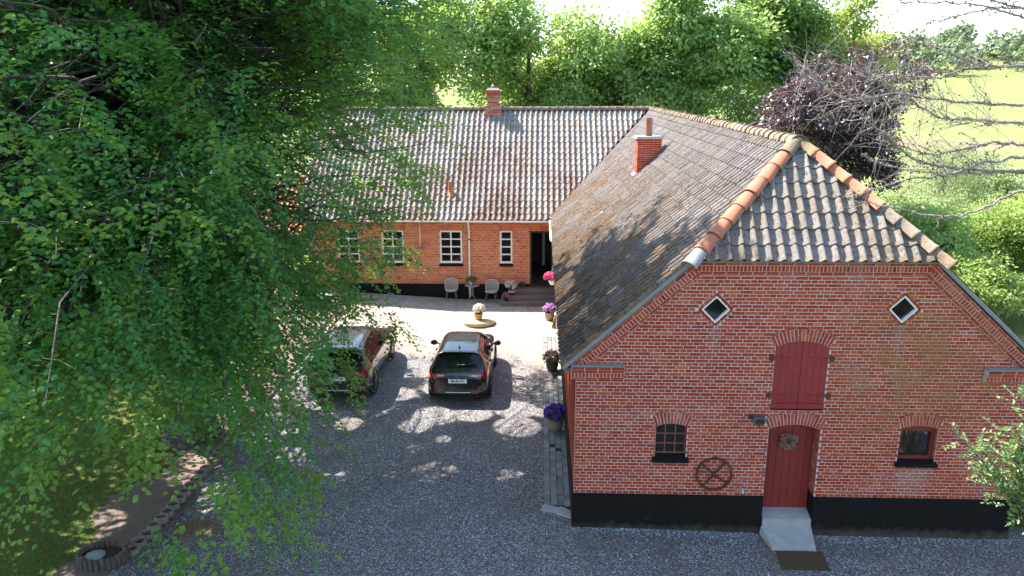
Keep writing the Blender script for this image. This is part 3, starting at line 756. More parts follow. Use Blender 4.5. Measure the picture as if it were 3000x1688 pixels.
HX0, HX1 = 2.08, 6.32
VY0 = 16.75; HS = (ZR-3.3)/(21.5-VY0)
rw = empty('roof', parent=wing)
hipL = ((HX0, -.2), (4.2, APY)); val = ((-.25, VY0-.06), (4.2, 21.5))
def vplane(a, b, keep):
    d = Vector((b[0]-a[0], b[1]-a[1], 0)).normalized(); n = Vector((d.y, -d.x, 0))
    if n.dot(Vector((keep[0]-a[0], keep[1]-a[1], 0))) > 0: n = -n
    return (Vector((a[0], a[1], 0)), n)
lpoly = [(-.27, -.13), (HX0+.08, -.13), (4.2, APY), (4.2, 21.5), (-.27, VY0-.07)]
ntop = 75
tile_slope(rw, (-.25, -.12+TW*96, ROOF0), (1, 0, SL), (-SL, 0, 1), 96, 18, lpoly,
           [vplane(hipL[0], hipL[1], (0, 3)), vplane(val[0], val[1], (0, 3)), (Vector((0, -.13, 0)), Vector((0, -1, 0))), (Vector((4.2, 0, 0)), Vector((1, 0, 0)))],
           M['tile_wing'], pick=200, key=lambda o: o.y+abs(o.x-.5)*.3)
# right slope, seen only from elsewhere
rpoly = [(8.67, -.13), (8.67, 26.0), (4.2, 21.5), (4.2, APY), (HX1-.08, -.13)]
hus = Vector((0, APY+.2, ZR-HE)); hn = Vector((0, -(ZR-HE), APY+.2))
tile_slope(rw, (HX0-.06, -.24, HE-.04), hus, hn, 19, 8, [(HX0-.04, -.25), (HX1+.04, -.25), (4.2, APY)],
           [vplane((HX0-.03, -.22), (4.2, APY), (4.2, 0)), vplane((HX1+.03, -.22), (4.2, APY), (4.2, 0))], M['tile_hip'], pick=100)
deck(rw, [(-.2, -.1, ROOF0+.045), (HX0, -.1, ROOF0+SL*(HX0+.25)), (4.2, APY, ZR), (4.2, 21.5, ZR), (-.2, VY0, ROOF0+.045)])
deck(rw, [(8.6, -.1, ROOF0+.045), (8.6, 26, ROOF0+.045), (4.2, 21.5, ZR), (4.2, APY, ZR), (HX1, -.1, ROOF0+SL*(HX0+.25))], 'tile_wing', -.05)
deck(rw, [(HX0, -.17, HE), (HX1, -.17, HE), (4.2, APY, ZR)])
m = MB(); m.box(-.22, .0, -.05, 16.8, 3.30, 3.38); m.build('eaves_board', M['timber_grey'], rw)
m = MB(); m.box(2.0, 6.4, -.15, 0.02, 5.425, 5.47); m.build('eaves_mortar', M['cement'], rw)
ridge_line(rw, (4.2, APY-.12, ZR+.03), (4.2, 21.5, ZR+.04), lambda i, k: 'ridge_new' if i == 18 else 'ridge_old')
ridge_line(rw, (HX0-.16, -.33, HE-.10), (4.17, APY-.03, ZR+.02), lambda i, k: 'ridge_grey' if i < 1 else ('ridge_new' if i < k-1 else 'ridge_old'), pitch=.4)
ridge_line(rw, (HX1+.14, -.31, HE-.08), (4.23, APY-.03, ZR+.02), lambda i, k: 'ridge_old' if i < 4 or i > 7 else 'ridge_new', pitch=.4)
# cement fillets beside the hip tiles
for sx in (-1, 1):
    m = MB(); a = np.array([4.2+sx*(2.12-.02), -.2, HE+.02]); b = np.array([4.2+sx*.05, APY-.02, ZR]); 
    for k in range(10):
        p = a+(b-a)*k/10; q = a+(b-a)*(k+1)/10; w0 = random.uniform(.13, .2)
        m.add([p+(0, 0, .03), q+(0, 0, .03), q+(-sx*w0, -.01, .035), p+(-sx*w0, -.01, .035)], [(0, 1, 2, 3)])
    m.build('cement_fillet', M['cement'], rw)
# skylight slips: pale glass tiles
for x, y in ((.6, 12.1), (1.1, 9.6), (.95, 4.4), (.5, 1.3)):
    m = MB(); z = ROOF0+SL*(x+.25)+.085; u = Vector((1, 0, SL)).normalized(); nrm = Vector((-SL, 0, 1)).normalized()
    m.obox(Vector((x, y, z)), u, (0, 1, 0), nrm, .2, .035, .008); m.build('patched_tile', M['ridge_new'] if y < 2 else M['plate_white'], rw)
# ------------------------------------------------------------------ the farmhouse across the yard
house = empty('farmhouse', (0, 0, 0)); tag(house, 'long orange brick farmhouse with white windows and pantiled roof facing the yard', 'building')
FY = 17.06; HP = .55
PH = frame((-10.3, FY, HP), (1, 0, 0), (0, 0, 1), (0, -1, 0))
WINS = [(-9.03, -8.13), (-7.20, -6.30), (-4.81, -3.90), (-2.345, -1.845)]; WZ0, WZ1 = 1.42, 2.78
DX0, DX1, DZ1 = -1.13, -.12, 2.80
FLAT = [(a-.06, b+.06) for a, b in WINS]+[(DX0-.06, DX1+.05)]
def hh(v):
    z = v+HP; h = []
    for a, b in WINS:
        if WZ0-.12 < z < WZ1: h.append((a+10.3, b+10.3))
    if z < DZ1: h.append((DX0+10.3, DX1+10.3))
    if WZ1 < z < WZ1+.235:
        for a, b in FLAT: h.append((a+10.3-.02, b+10.3+.02))
    if z > 3.05: h.append((-1, 99))
    return h
wall(house, PH, 41, lambda v: (0, 10.29), hh, M['brick_house'], M['mortar_house'], pick=200, pick_ok=lambda q: q[0] > 4)
# flat arches of bricks on end
nb = 0; fm_ = MB()
for a, b in FLAT:
    k = int(round((b-a)/.0735)); w = (b-a)/k; xc = (a+b)/2
    fm_.add([(a-.03, FY+.007, WZ1), (b+.03, FY+.007, WZ1), (b+.06, FY+.007, WZ1+.24), (a-.06, FY+.007, WZ1+.24)], [(0, 1, 2, 3)])
    for i in range(k):
        x0 = a+i*w+.005; x1 = a+(i+1)*w-.005; f0 = (x0-xc)*.12; f1 = (x1-xc)*.12
        for (z0, z1) in (((WZ1+.004, WZ1+.23),) if i % 2 else ((WZ1+.004, WZ1+.115), (WZ1+.125, WZ1+.23))):
            s0 = (z0-WZ1)/.23; s1 = (z1-WZ1)/.23; m = MB(); y = FY+random.uniform(-.003, .002)
            m.hexa([(x0+f0*s0, y, z0), (x1+f1*s0, y, z0), (x1+f1*s1, y, z1), (x0+f0*s1, y, z1), (x0+f0*s0, y+.04, z0), (x1+f1*s0, y+.04, z0), (x1+f1*s1, y+.04, z1), (x0+f0*s1, y+.04, z1)], skip=(1,))
            m.build('brick', M['brick_house'], house); nb += 1
fm_.build('mortar', M['mortar_house'], house)
cm = MB(); cb = MB()
courses(cm, cb, (-10.3, FY, 3.29), (1, 0, 0), (0, 0, -1), (0, -1, 0), 10.28, [(.0, .12, .0735, .05), (.12, .06, .24, .025), (.18, .06, .24, .003)])
tag(cm.build('cornice_bricks', M['brick_house'], house), kind='stuff'); tag(cb.build('cornice_mortar', M['mortar_house'], house), kind='stuff')
m = MB(); m.box(-10.33, DX0, FY-.03, FY+.15, -.4, HP); m.box(DX1, -.035, FY-.03, FY+.15, -.4, HP); m.build('plinth', M['tar'], house)
m = MB(); m.box(-10.3, -10.2, FY+.01, 25.8, -.3, 3.5); m.add([(-10.25, FY+.01, 3.5), (-10.25, 25.8, 3.5), (-10.25, 21.5, ZR-.1)], [(0, 1, 2)]); m.build('end_wall', M['brick_house'], house)
def casement(parent, a, b, nx, nz, y, z0, z1):
    w = empty('window', parent=parent); t_ = .065; bt = .05
    m = MB(); m.box(a, a+t_, y-.01, y+.06, z0, z1); m.box(b-t_, b, y-.01, y+.06, z0, z1); m.box(a+t_, b-t_, y-.01, y+.06, z0, z0+t_+.02); m.box(a+t_, b-t_, y-.01, y+.06, z1-t_, z1)
    m.build('frame', M['white_paint'], w)
    iw = (b-a-2*t_); ih = (z1-z0-2*t_-.02); m = MB()
    pw = (iw-(nx-1)*bt)/nx; ph = (ih-(nz-1)*bt)/nz
    for i in range(1, nx): x = a+t_+i*pw+(i-1)*bt; m.box(x, x+bt, y-.012, y+.05, z0+t_+.02, z1-t_)
    for j in range(1, nz): z = z0+t_+.02+j*ph+(j-1)*bt; m.box(a+t_, b-t_, y-.006, y+.05, z, z+bt)
    m.build('glazing_bars', M['white_paint'], w)
    for i in range(nx):
        for j in range(nz):
            x = a+t_+i*(pw+bt); z = z0+t_+.02+j*(ph+bt); m = MB(); tl = random.uniform(-.003, .003)
            m.add([(x, y+.03+tl, z), (x+pw, y+.03, z), (x+pw, y+.03-tl, z+ph), (x, y+.03, z+ph)], [(0, 1, 2, 3)]); m.build('pane', M['glass'], w)
    m = MB(); m.hexa([(a-.04, FY-.06, z0-.11), (b+.04, FY-.06, z0-.11), (b+.04, FY+.1, z0-.11), (a-.04, FY+.1, z0-.11), (a-.04, FY-.06, z0-.04), (b+.04, FY-.06, z0-.04), (b+.04, FY+.1, z0), (a-.04, FY+.1, z0)])
    m.build('sill', M['tar'], w)
for a, b in WINS: casement(house, a, b, 1 if b-a < .6 else 2, 4, FY+.035, WZ0, WZ1)
# doorway standing open, hall behind
hall = empty('doorway', parent=house)
m = MB(); m.box(DX0, DX0+.07, FY+.02, FY+.18, .55, DZ1); m.box(DX1-.07, DX1, FY+.02, FY+.18, .55, DZ1); m.box(DX0+.07, DX1-.07, FY+.02, FY+.18, DZ1-.09, DZ1); m.build('door_frame', M['dark_wood'], hall)
m = MB(); m.box(DX1-.13, DX1-.08, FY+.2, FY+1.1, .6, DZ1-.1); m.build('door_leaf', M['dark_wood'], hall)
m = MB()
m.add([(-2.2, FY+.15, .56), (.6, FY+.15, .56), (.6, 21, .56), (-2.2, 21, .56)], [(0, 1, 2, 3)]); m.build('hall_floor', M['interior_floor'], hall)
m = MB(); m.add([(-2.2, 21, .5), (.6, 21, .5), (.6, 21, 3.1), (-2.2, 21, 3.1)], [(0, 1, 2, 3)]); m.add([(-2.2, FY+.15, .5), (-2.2, 21, .5), (-2.2, 21, 3.1), (-2.2, FY+.15, 3.1)], [(0, 1, 2, 3)])
m.add([(.6, FY+.15, .5), (.6, 21, .5), (.6, 21, 3.1), (.6, FY+.15, 3.1)], [(0, 1, 2, 3)]); m.add([(-2.2, FY+.15, 3.1), (.6, FY+.15, 3.1), (.6, 21, 3.1), (-2.2, 21, 3.1)], [(0, 1, 2, 3)])
m.add([(-2.2, FY+.16, .5), (DX0, FY+.16, .5), (DX0, FY+.16, 3.1), (-2.2, FY+.16, 3.1)], [(0, 1, 2, 3)]); m.build('hall_walls', M['interior'], hall)
m = MB(); m.box(-.62, -.50, 20.5, 20.6, .56, 2.5); m.box(-.1, .02, 20.5, 20.6, .56, 2.5); m.build('inner_frame', M['white_paint'], hall)
# house roof
rh = empty('roof', parent=house)
HX = -10.62
fpoly = [(HX-.02, VY0-.07), (-.25, VY0-.07), (4.2, 21.5), (HX-.02, 21.5)]
tile_slope(rh, (HX, VY0-.05, 3.3-.05*HS), (0, 1, HS), (0, -HS, 1), 65, 19, fpoly, [vplane((val[0][0]-.17, val[0][1]), (val[1][0]-.17, val[1][1]), (-5, 19)), (Vector((0, 21.5, 0)), Vector((0, 1, 0)))], M['tile_house'], pick=300, key=lambda o: (o.y-VY0)*.8+abs(o.x+3))
bpoly = [(HX-.02, 26.3), (HX-.02, 21.5), (4.2, 21.5), (8.95, 26.3)]
deck(rh, [(HX, VY0, 3.3), (-.22, VY0, 3.3), (4.2, 21.5, ZR), (HX, 21.5, ZR)]); deck(rh, [(HX, 26.2, 3.3), (8.7, 26.2, 3.3), (4.2, 21.5, ZR), (HX, 21.5, ZR)], 'tile_house', -.05)
ridge_line(rh, (HX, 21.5, ZR+.04), (4.1, 21.5, ZR+.05), 'ridge_old')
m = MB(); m.box(HX, -.25, VY0+.06, FY-.03, 3.2, 3.25); m.build('soffit', M['timber_grey'], rh)
# valley gutter
m = MB(); a = np.array([-.25, VY0-.06, 3.36]); b = np.array([4.2, 21.5, ZR-.02]); s_ = unit(np.array([b[1]-a[1], -(b[0]-a[0]), 0]))
m.add([a-s_*.3+(0, 0, .0), b-s_*.3+(0, 0, .0), b+(0, 0, .02), a+(0, 0, .02), b+s_*.05+(0, 0, .1), a+s_*.05+(0, 0, .1)], [(0, 1, 2, 3), (3, 2, 4, 5)]); m.build('valley_flashing', M['lead'], rh)
# gutters and downpipe
def gutter(parent, p0, p1, r=.06):
    m = MB(); p0 = np.array(p0, float); p1 = np.array(p1, float); d = unit(p1-p0); s = np.cross(d, (0, 0, 1.)); P = []
    for p in (p0, p1): P.append([p+s*(r*math.cos(t))+np.array([0, 0, r*math.sin(t)]) for t in np.linspace(math.pi, 2*math.pi, 8)])
    m.grid(P); P2 = [[q+np.array([0, 0, -.004])+s*(.004*np.sign(np.dot(q-p, s))) for q in row] for p, row in zip((p0, p1), P)]; m.grid(P2)
    return m.build('gutter', M['white_plastic'], parent)
gutter(rh, (HX, VY0-.1, 3.27), (-.24, VY0-.1, 3.25)); gutter(rw, (-.31, 16.55, 3.36), (-.31, 12.4, 3.35))
m = MB(); m.tube([(-3.6, VY0-.08, 3.2), (-3.6, VY0-.06, 3.1), (-3.6, FY-.07, 2.95), (-3.6, FY-.07, .75), (-3.6, FY-.1, .0)], .042, 10); dp = m.build('downpipe', M['white_plastic'], house)
m = MB(); m.tube([(-3.6, FY-.07, 2.42), (-3.6, FY-.07, 2.46)], .05, 10); m.build('bracket', M['plastic_black'], dp)
m = MB(); m.tube([(-.06, 12.5, 3.3), (-.09, 12.5, 3.0), (-.09, 12.5, .1)], .04, 8); m.build('downpipe', M['white_plastic'], wing)
# chimneys
def brick_shaft(parent, cx, cy, wx, wy, z0, z1, mat, mort='mortar_gable'):
    m = MB(); b = MB(); k = int(round((z1-z0)/CH)); ch = (z1-z0)/k
    b.box(cx-wx/2+.006, cx+wx/2-.006, cy-wy/2+.006, cy+wy/2-.006, z0, z1-.004)
    for j in range(k):
        za = z0+j*ch+.005; zb = z0+(j+1)*ch-.005
        for (O, U, W, N_) in (((cx-wx/2, cy-wy/2), (1, 0), wx, (0, -1)), ((cx+wx/2, cy-wy/2), (0, 1), wy, (1, 0)), ((cx+wx/2, cy+wy/2), (-1, 0), wx, (0, 1)), ((cx-wx/2, cy+wy/2), (0, -1), wy, (-1, 0))):
            P = frame((O[0], O[1], 0), (U[0], U[1], 0), (0, 0, 1), (N_[0], N_[1], 0)); u = -.12 if j % 2 else 0.
            while u < W:
                a_ = max(0, u); c_ = min(W, u+.24); u += .24
                if c_-a_ > .03: brick_hexa(m, P, (a_+.004, c_-.004, za, zb), 0, .02)
    tag(m.build('brickwork', M[mat], parent), kind='stuff'); b.build('mortar', M[mort], parent)
ch = empty('chimney', parent=rh)
brick_shaft(ch, -2.845, 21.42, .73, .62, 6.7, 7.63, 'brick_chimney'); brick_shaft(ch, -2.845, 21.42, .60, .50, 7.63, 7.72, 'brick_chimney'); brick_shaft(ch, -2.845, 21.42, .5, .42, 7.72, 8.08, 'brick_chimney')
brick_shaft(ch, -2.845, 21.42, .56, .48, 8.08, 8.15, 'brick_gable'); brick_shaft(ch, -2.845, 21.42, .62, .54, 8.15, 8.29, 'brick_gable')
m = MB(); m.hexa([(-3.16, 21.14, 8.29), (-2.53, 21.14, 8.29), (-2.53, 21.7, 8.29), (-3.16, 21.7, 8.29), (-3.05, 21.24, 8.38), (-2.64, 21.24, 8.38), (-2.64, 21.6, 8.38), (-3.05, 21.6, 8.38)]); m.build('cap', M['cement'], ch)
m = MB()
for k in range(8):
    a = 2*math.pi*k/8; m.tube([(-2.845+.12*math.cos(a), 21.42+.1*math.sin(a), 8.37), (-2.845, 21.42, 8.53)], .012, 4)
m.lathe([(.03, 8.49), (.02, 8.55), (0, 8.56)], 8, (-2.845, 21.42, 0)); m.build('cowl', M['grey_metal'], ch)
m = MB(); m.box(-3.22, -2.47, 21.02, 21.11, 6.98, 7.12); m.build('flashing', M['cement'], ch)
ch = empty('chimney', parent=rw)
brick_shaft(ch, 2.66, 10.93, .74, .72, 5.35, 6.88, 'brick_gable'); m = MB()
m.hexa([(2.23, 10.5, 6.88), (3.09, 10.5, 6.88), (3.09, 11.36, 6.88), (2.23, 11.36, 6.88), (2.27, 10.54, 6.95), (3.05, 10.54, 6.95), (3.05, 11.32, 6.95), (2.27, 11.32, 6.95)]); m.build('cap', M['cement'], ch)
m = MB(); m.tube([(2.66, 10.93, 6.93), (2.66, 10.93, 7.5)], .11, 14, cap=False); m.tube([(2.66, 10.93, 6.93), (2.66, 10.93, 7.48)], .1, 14, mi=1); m.build('flue', [M['flue_rust'], M['underlay']], ch)
m = MB(); m.obox((2.27, 10.93, 5.74), (1, 0, SL), (0, 1, 0), (-SL, 0, 1), .05, .4, .04); m.obox((2.68, 10.54, 6.11), (.743, 0, .669), (0, 1, 0), (-.669, 0, .743), .52, .04, .035); m.obox((3.1, 10.9, 6.50), (.743, 0, .669), (0, 1, 0), (-.669, 0, .743), .07, .4, .04); m.build('flashing', M['lead'], ch)
m = MB(); m.tube([(-4.41, 17.78, 4.12), (-4.41, 17.76, 4.66)], .075, 12, cap=False); m.tube([(-4.41, 17.78, 4.12), (-4.41, 17.76, 4.63)], .06, 10, mi=1); m.obox((-4.41, 17.72, 4.2), (1, 0, 0), (0, .756, .654), (0, -.654, .756), .11, .16, .03); m.build('vent_pipe', [M['vent_clay'], M['underlay']], rh)
# ------------------------------------------------------------------ annex beyond the house end
ann = empty('annex', (0, 0, 0)); tag(ann, 'low brick annex with red tiled roof behind the beech tree', 'building')
PA = frame((-16.5, 18.3, .55), (1, 0, 0), (0, 0, 1), (0, -1, 0))
wall(ann, PA, 27, lambda v: (0, 6.0), lambda v: [(3.8, 5.9)] if .0 < v < 1.75 else ([(1.2, 2.2)] if .7 < v < 1.6 else []), M['brick_house'], M['mortar_house'])
m = MB(); m.box(-16.5, -10.5, 18.27, 18.5, -.2, .55); m.build('plinth', M['tar'], ann)
m = MB(); m.box(-12.7, -10.6, 18.5, 18.6, .5, 2.35); m.build('porch_wall', M['interior'], ann)
m = MB(); m.box(-10.75, -10.62, 18.2, 18.33, .5, 2.35); m.box(-16.6, -10.4, 18.0, 18.06, 2.34, 2.52); m.build('fascia', M['white_paint'], ann)
m = MB(); m.box(-15.3, -14.3, 18.34, 18.4, 1.25, 2.15); m.build('pane', M['glass'], ann)
tile_slope(ann, (-16.8, 17.95, 2.5), (0, 1, .62), (0, -.62, 1), 28, 10, [(-16.9, 17.9), (-10.3, 17.9), (-10.3, 21.2), (-16.9, 21.2)], [], M['tile_red'], pick=120, key=lambda o: abs(o.x+11.5)+o.y*.3)
deck(ann, [(-16.8, 18.0, 2.5), (-10.32, 18.0, 2.5), (-10.32, 21.1, 4.4), (-16.8, 21.1, 4.4)]); m = MB(); m.box(-16.6, -10.4, 21.0, 21.1, -.2, 4.35); m.build('rear_wall', M['brick_house'], ann)
ridge_line(ann, (-16.8, 21.1, 4.43), (-10.35, 21.1, 4.43), 'ridge_new')
# ------------------------------------------------------------------ cars
def cr1(P, t):
    n = len(P); t = min(max(t, 0), n-1); i = min(int(t), n-2); f = t-i
    p0, p1, p2, p3 = P[max(i-1, 0)], P[i], P[i+1], P[min(i+2, n-1)]
    return .5*((2*p1)+(-p0+p2)*f+(2*p0-5*p1+4*p2-p3)*f*f+(-p0+3*p1-3*p2+p3)*f**3)
class Body:
    # station: y, bottom, half width, belt height, roof half width, roof height
    def __init__(s, st, sx=1., sy=1., sz=1.):
        G = []
        for y, zb, w, b, rw_, r in st:
            row = [(0, zb), (w*.8, zb), (w*.975, zb+.1), (w, .55), (w*.985, b-.07), (w*.955, b), (.35*w*.955+.65*rw_+.015, b+.58*(r-b)), (rw_, r-.07*min(1, (r-b)/.3)), (rw_*.78, r-.012), (rw_*.4, r), (0, r)]
            G.append([np.array([x*sx, y*sy, z*sz]) for x, z in row])
        s.G = np.array(G); s.ys = np.array([q[0]*sy for q in st])
    def at(s, a, b, off=0.0, side=1):
        def ev(a, b): return cr1([cr1(row, b) for row in s.G], a)
        p = ev(a, b)
        if off:
            e = .02; da = ev(a+e, b)-ev(a-e, b); db = ev(a, b+e)-ev(a, b-e); n = np.cross(da, db); ln = np.linalg.norm(n)
            if ln > 1e-9:
                n = n/ln
                if n[0]*1+n[2]*.3+(-.2 if a < 4 else .1)*n[1] < 0: n = -n
                p = p+n*off
        return np.array([p[0]*side, p[1], p[2]])
    def a_of(s, y): return float(np.interp(y, s.ys, np.arange(len(s.ys))))
    def patch(s, a0, a1, b0, b1, na, nb_, off, sides=(1,), shrink=None):
        m = MB()
        for sd in sides:
            P = []
            for i in range(na+1):
                a = a0+(a1-a0)*i/na; row = []
                for j in range(nb_+1):
                    f = j/nb_; lo, hi = b0, b1
                    if shrink: lo, hi = shrink(i/na, b0, b1)
                    row.append(s.at(a, lo+(hi-lo)*f, off, sd))
                P.append(row)
            m.grid(P)
        return m
    def span(s, a0, a1, b0, na, nb_, off, lo=None):        # patch across the middle, both sides joined
        m = MB(); P = []
        for i in range(na+1):
            a = a0+(a1-a0)*i/na; bb = lo(i/na) if lo else b0
            row = [s.at(a, bb+(10-bb)*j/nb_, off, -1) for j in range(nb_+1)]+[s.at(a, 10-(10-bb)*j/nb_, off, 1) for j in range(1, nb_+1)]
            P.append(row)
        m.grid(P); return m
HATCH = [(0.0, .33, .66, .70, .60, .78), (.05, .27, .77, .80, .69, .92), (.13, .25, .815, .90, .70, 1.01), (.27, .23, .84, .95, .66, 1.17), (.43, .22, .855, .97, .60, 1.375), (.58, .21, .86, .975, .575, 1.425), (1.2, .2, .867, .965, .56, 1.478), (1.9, .2, .867, .95, .555, 1.478),
         (2.35, .2, .866, .94, .56, 1.37), (2.75, .2, .865, .925, .61, 1.15), (3.05, .2, .86, .90, .68, .985), (3.4, .21, .85, .85, .70, .93), (3.75, .22, .81, .77, .66, .85), (3.95, .25, .72, .66, .58, .74), (4.03, .32, .6, .58, .48, .62)]
def make_car(label, loc, rz, paint_m, sx, sy, sz, axles, wr, plate, kind):
    car = empty('parked_car', loc, rz); tag(car, label, 'car')
    B = Body(HATCH, sx, sy, sz); m = MB(); P = []
    N = 60
    for i in range(N+1):
        a = (len(HATCH)-1)*i/N; row = [B.at(a, 10*j/26, 0, -1) for j in range(26, -1, -1)]+[B.at(a, 10*j/26, 0, 1) for j in range(1, 27)]
        P.append(row)
    m.grid(P); k = len(P[0]); m.add(P[0], [tuple(range(k))]); m.add(P[-1], [tuple(range(k))[::-1]])
    m.build('body', paint_m, car)
    A = B.a_of; G = M['car_glass']
    B.span(A(.155*sy), A(.42*sy), 7.25, 8, 8, .004, lo=lambda f: 7.0-.15*f).build('rear_window', G, car)
    B.span(A(2.3*sy), A(3.0*sy), 7.1, 8, 8, .004).build('windscreen', G, car)
    for sd in (1, -1):
        for y0, y1, nm in ((.62, 1.42, 'side_window'), (1.50, 2.5, 'side_window')):
            shr = (lambda f, lo, hi: (lo, hi-(.75*max(0, f-.35)/.65))) if y0 > 1.4 else (lambda f, lo, hi: (lo+.5*max(0, .35-f)/.35, hi-.25*max(0, .3-f)/.3))
            B.patch(A(y0*sy), A(y1*sy), 5.2, 6.85, 10, 4, .004, (sd,), shr).build(nm, G, car)
        tl = B.patch(A(.035*sy), A(.30*sy), 4.05, 5.75, 8, 5, .006, (sd,), lambda f, lo, hi: (lo+.25*f, lo+.9+(hi-lo-.9)*min(1, f*1.6+.2))); tl = tl.build('tail_light', M['tail_red'], car)
        # inner part of the lamp on the hatch
        B.patch(.22, .98, 5.7, 8.9, 5, 8, .009, (sd,), lambda f, lo, hi: (lo, lo+(hi-lo)*(.55+.45*math.sin(f*math.pi)))).build('lamp_lens', M['tail_red'], tl)
        B.patch(.45, .72, 7.6, 8.5, 3, 4, .014, (sd,)).build('reversing_lens', M['lamp_clear'], tl)
        m = MB(); m.obox((sd*.62*sx, .012*sy, .5*sz), (1, sd*.25, 0), (0, 1, 0), (0, 0, 1), .05, .02, .045); m.build('reflector', M['tail_red'], car)
        mr = MB(); c = np.array([sd*(.865*sx+.12), 2.42*sy, 1.0*sz]); V = []
        for th in np.linspace(0, 2*math.pi, 12, endpoint=False): V.append((math.cos(th)*.105, math.sin(th)*.075))
        prof = [(-.055, .9), (-.05, 1.0), (.03, .95), (.08, .6), (.1, .2)]
        mr.grid([[c+np.array([a_*s_, y_, b_*s_]) for a_, b_ in V] for y_, s_ in prof], closed=True); mr.add([c+np.array([a_*.9, -.055, b_*.9]) for a_, b_ in V], [tuple(range(12))])
        mr.tube([c+np.array([0, 0, -.02]), np.array([sd*.83*sx, 2.45*sy, .95*sz])], .025, 6); mr = mr.build('wing_mirror', M['plastic_black'], car)
        for y in (1.42, 2.35):
            m = MB(); p = B.at(A((y-.35)*sy), 4.35, .012, sd); m.obox(p, (0, 1, 0), (0, 0, 1), (1, 0, 0), .09, .014, .014); m.build('door_handle', M['chrome'] if kind else M['plastic_black'], car)
        m = MB(); m.grid([[B.at(A(y*sy), 4.75+.05*j, .003, sd) for j in range(3)] for y in np.linspace(.5, 3.0, 16)]); m.build('belt_trim', M['plastic_black'], car)
        m = MB(); m.grid([[B.at(A(y*sy), 1.6+.5*j, .006, sd) for j in range(3)] for y in np.linspace(.95, 3.0, 12)]); m.build('sill_trim', M['plastic_black'], car)
        for ya in axles:
            w = empty('wheel', (sd*(.80*sx), ya, wr), 0, car); n = 22
            ar = MB(); ar.lathe([(0, .056*sd), (wr+.055, .056*sd), (wr+.055, .02*sd)], n); arch = ar.build('wheel_arch', M['plastic_black'], w); arch.rotation_euler = (0, R_(90), 0); arch.location = (sd*.02, 0, .03)
            ty = MB(); h = .095; ty.lathe([(wr*.64, -h), (wr*.95, -h), (wr, -h*.75), (wr, h*.75), (wr*.95, h), (wr*.66, h)], n); tyre = ty.build('tyre', M['rubber'], w); tyre.rotation_euler = (0, R_(90), 0)
            ri = MB(); ri.lathe([(wr*.66, h*.9), (wr*.6, h*.7), (wr*.6, -h)], n, mi=1)
            for q in range(5):
                aa = 2*math.pi*q/5+.3; e = np.array([math.cos(aa), math.sin(aa), 0]); f_ = np.array([-e[1], e[0], 0])
                ri.obox(e*wr*.34+np.array([0, 0, h*.8*sd]), e, f_, (0, 0, 1), wr*.3, .028, .012)
            ri.lathe([(.001, h*.86*sd), (.06, h*.86*sd), (.065, h*.6*sd)], 10); rim = ri.build('rim', [M['alloy'], M['plastic_black']], w); rim.rotation_euler = (0, R_(90), 0)
    # tail details
    m = MB(); m.grid([[np.array([x*sx, (-.012+.05*(abs(x)/.62)**3)*sy, z*sz]) for x in np.linspace(-.62, .62, 13)] for z in (.315, .36, .40)]); m.build('bumper_lip', M['plastic_black'], car)
    m = MB(); m.grid([[np.array([x*sx, (-.022+.05*(abs(x)/.62)**3)*sy, z*sz]) for x in np.linspace(-.36, .36, 9)] for z in (.362, .382)]); m.build('chrome_strip', M['plate_white'], car)  # white colour stands in for the bright reflection on the chrome
    pl = MB(); pl.box(-.255, .255, -.008, .004, -.057, .057); pl = pl.build('number_plate', M['plate_white'], car, (0, -.012*sy, .70*sz), (R_(-6), 0, 0))
    cu = bpy.data.curves.new('plate_text', 'FONT'); cu.body = plate; cu.size = .104; cu.align_x = 'CENTER'; cu.align_y = 'CENTER'; cu.extrude = .0008; cu.offset = .0022; cu.materials.append(M['ink'])
    tmp = bpy.data.objects.new('tmp', cu); tme = bpy.data.meshes.new_from_object(tmp); tme.name = 'plate_text'; bpy.data.objects.remove(tmp); to = bpy.data.objects.new('plate_text', tme); COL.objects.link(to); to.parent = pl; to.location = (0.012 if kind else 0, -.0105, 0); to.rotation_euler = (R_(90), 0, 0); to.scale = (.86, 1, 1)
    if kind: m = MB(); m.box(-.255, -.212, -.0095, 0, -.056, .056); m.build('plate_band', M['plate_blue'], pl)
    m = MB(); m.lathe([(.0, .006), (.05, .006), (.062, .0)], 16); e = m.build('emblem', M['chrome'], car, (0, .018*sy, .815*sz), (R_(70), 0, 0)); e.scale = (1.25, .62, 1)
    m = MB(); m.lathe([(.0, .008), (.045, .0075)], 16); e2 = m.build('emblem_field', M['plate_blue'], e)
    m = MB(); p0 = B.at(A(.2*sy), 10)+np.array([0, -.012, .012]); p1 = B.at(A(.24*sy), 8.6, 0, 1)+np.array([.16, -.014, .012]); m.tube([p0, (p0+p1)/2, p1], .01, 5); m.tube([p0-(0, .01, .01), p0+np.array([0, .03, .01])], .028, 8); m.build('rear_wiper', M['plastic_black'], car)
    m = MB(); p0 = B.at(A(.72*sy), 10)
    if kind: m.hexa([p0+np.array(v) for v in ((-.02, 0, -.01), (.02, 0, -.01), (.02, .16, -.01), (-.02, .16, -.01), (-.006, .0, .055), (.006, 0, .055), (.004, .12, .01), (-.004, .12, .01))])
    else: m.tube([p0, p0+np.array([0, -.05, .06]), p0+np.array([0, -.2, .18])], [.014, .006, .003], 6); m.lathe([(.035, -.01), (.03, .02), (.0, .03)], 10, p0)
    m.build('aerial', M['plastic_black'], car)
    if kind:
        for sd in (1, -1):
            m = MB(); m.tube([B.at(A(y*sy), 7.55, .03 if .65 < y < 2.0 else .004, sd) for y in (.62, .7, 1.0, 1.4, 1.9, 2.02)], .014, 6); m.build('roof_rail', M['plastic_black'], car)
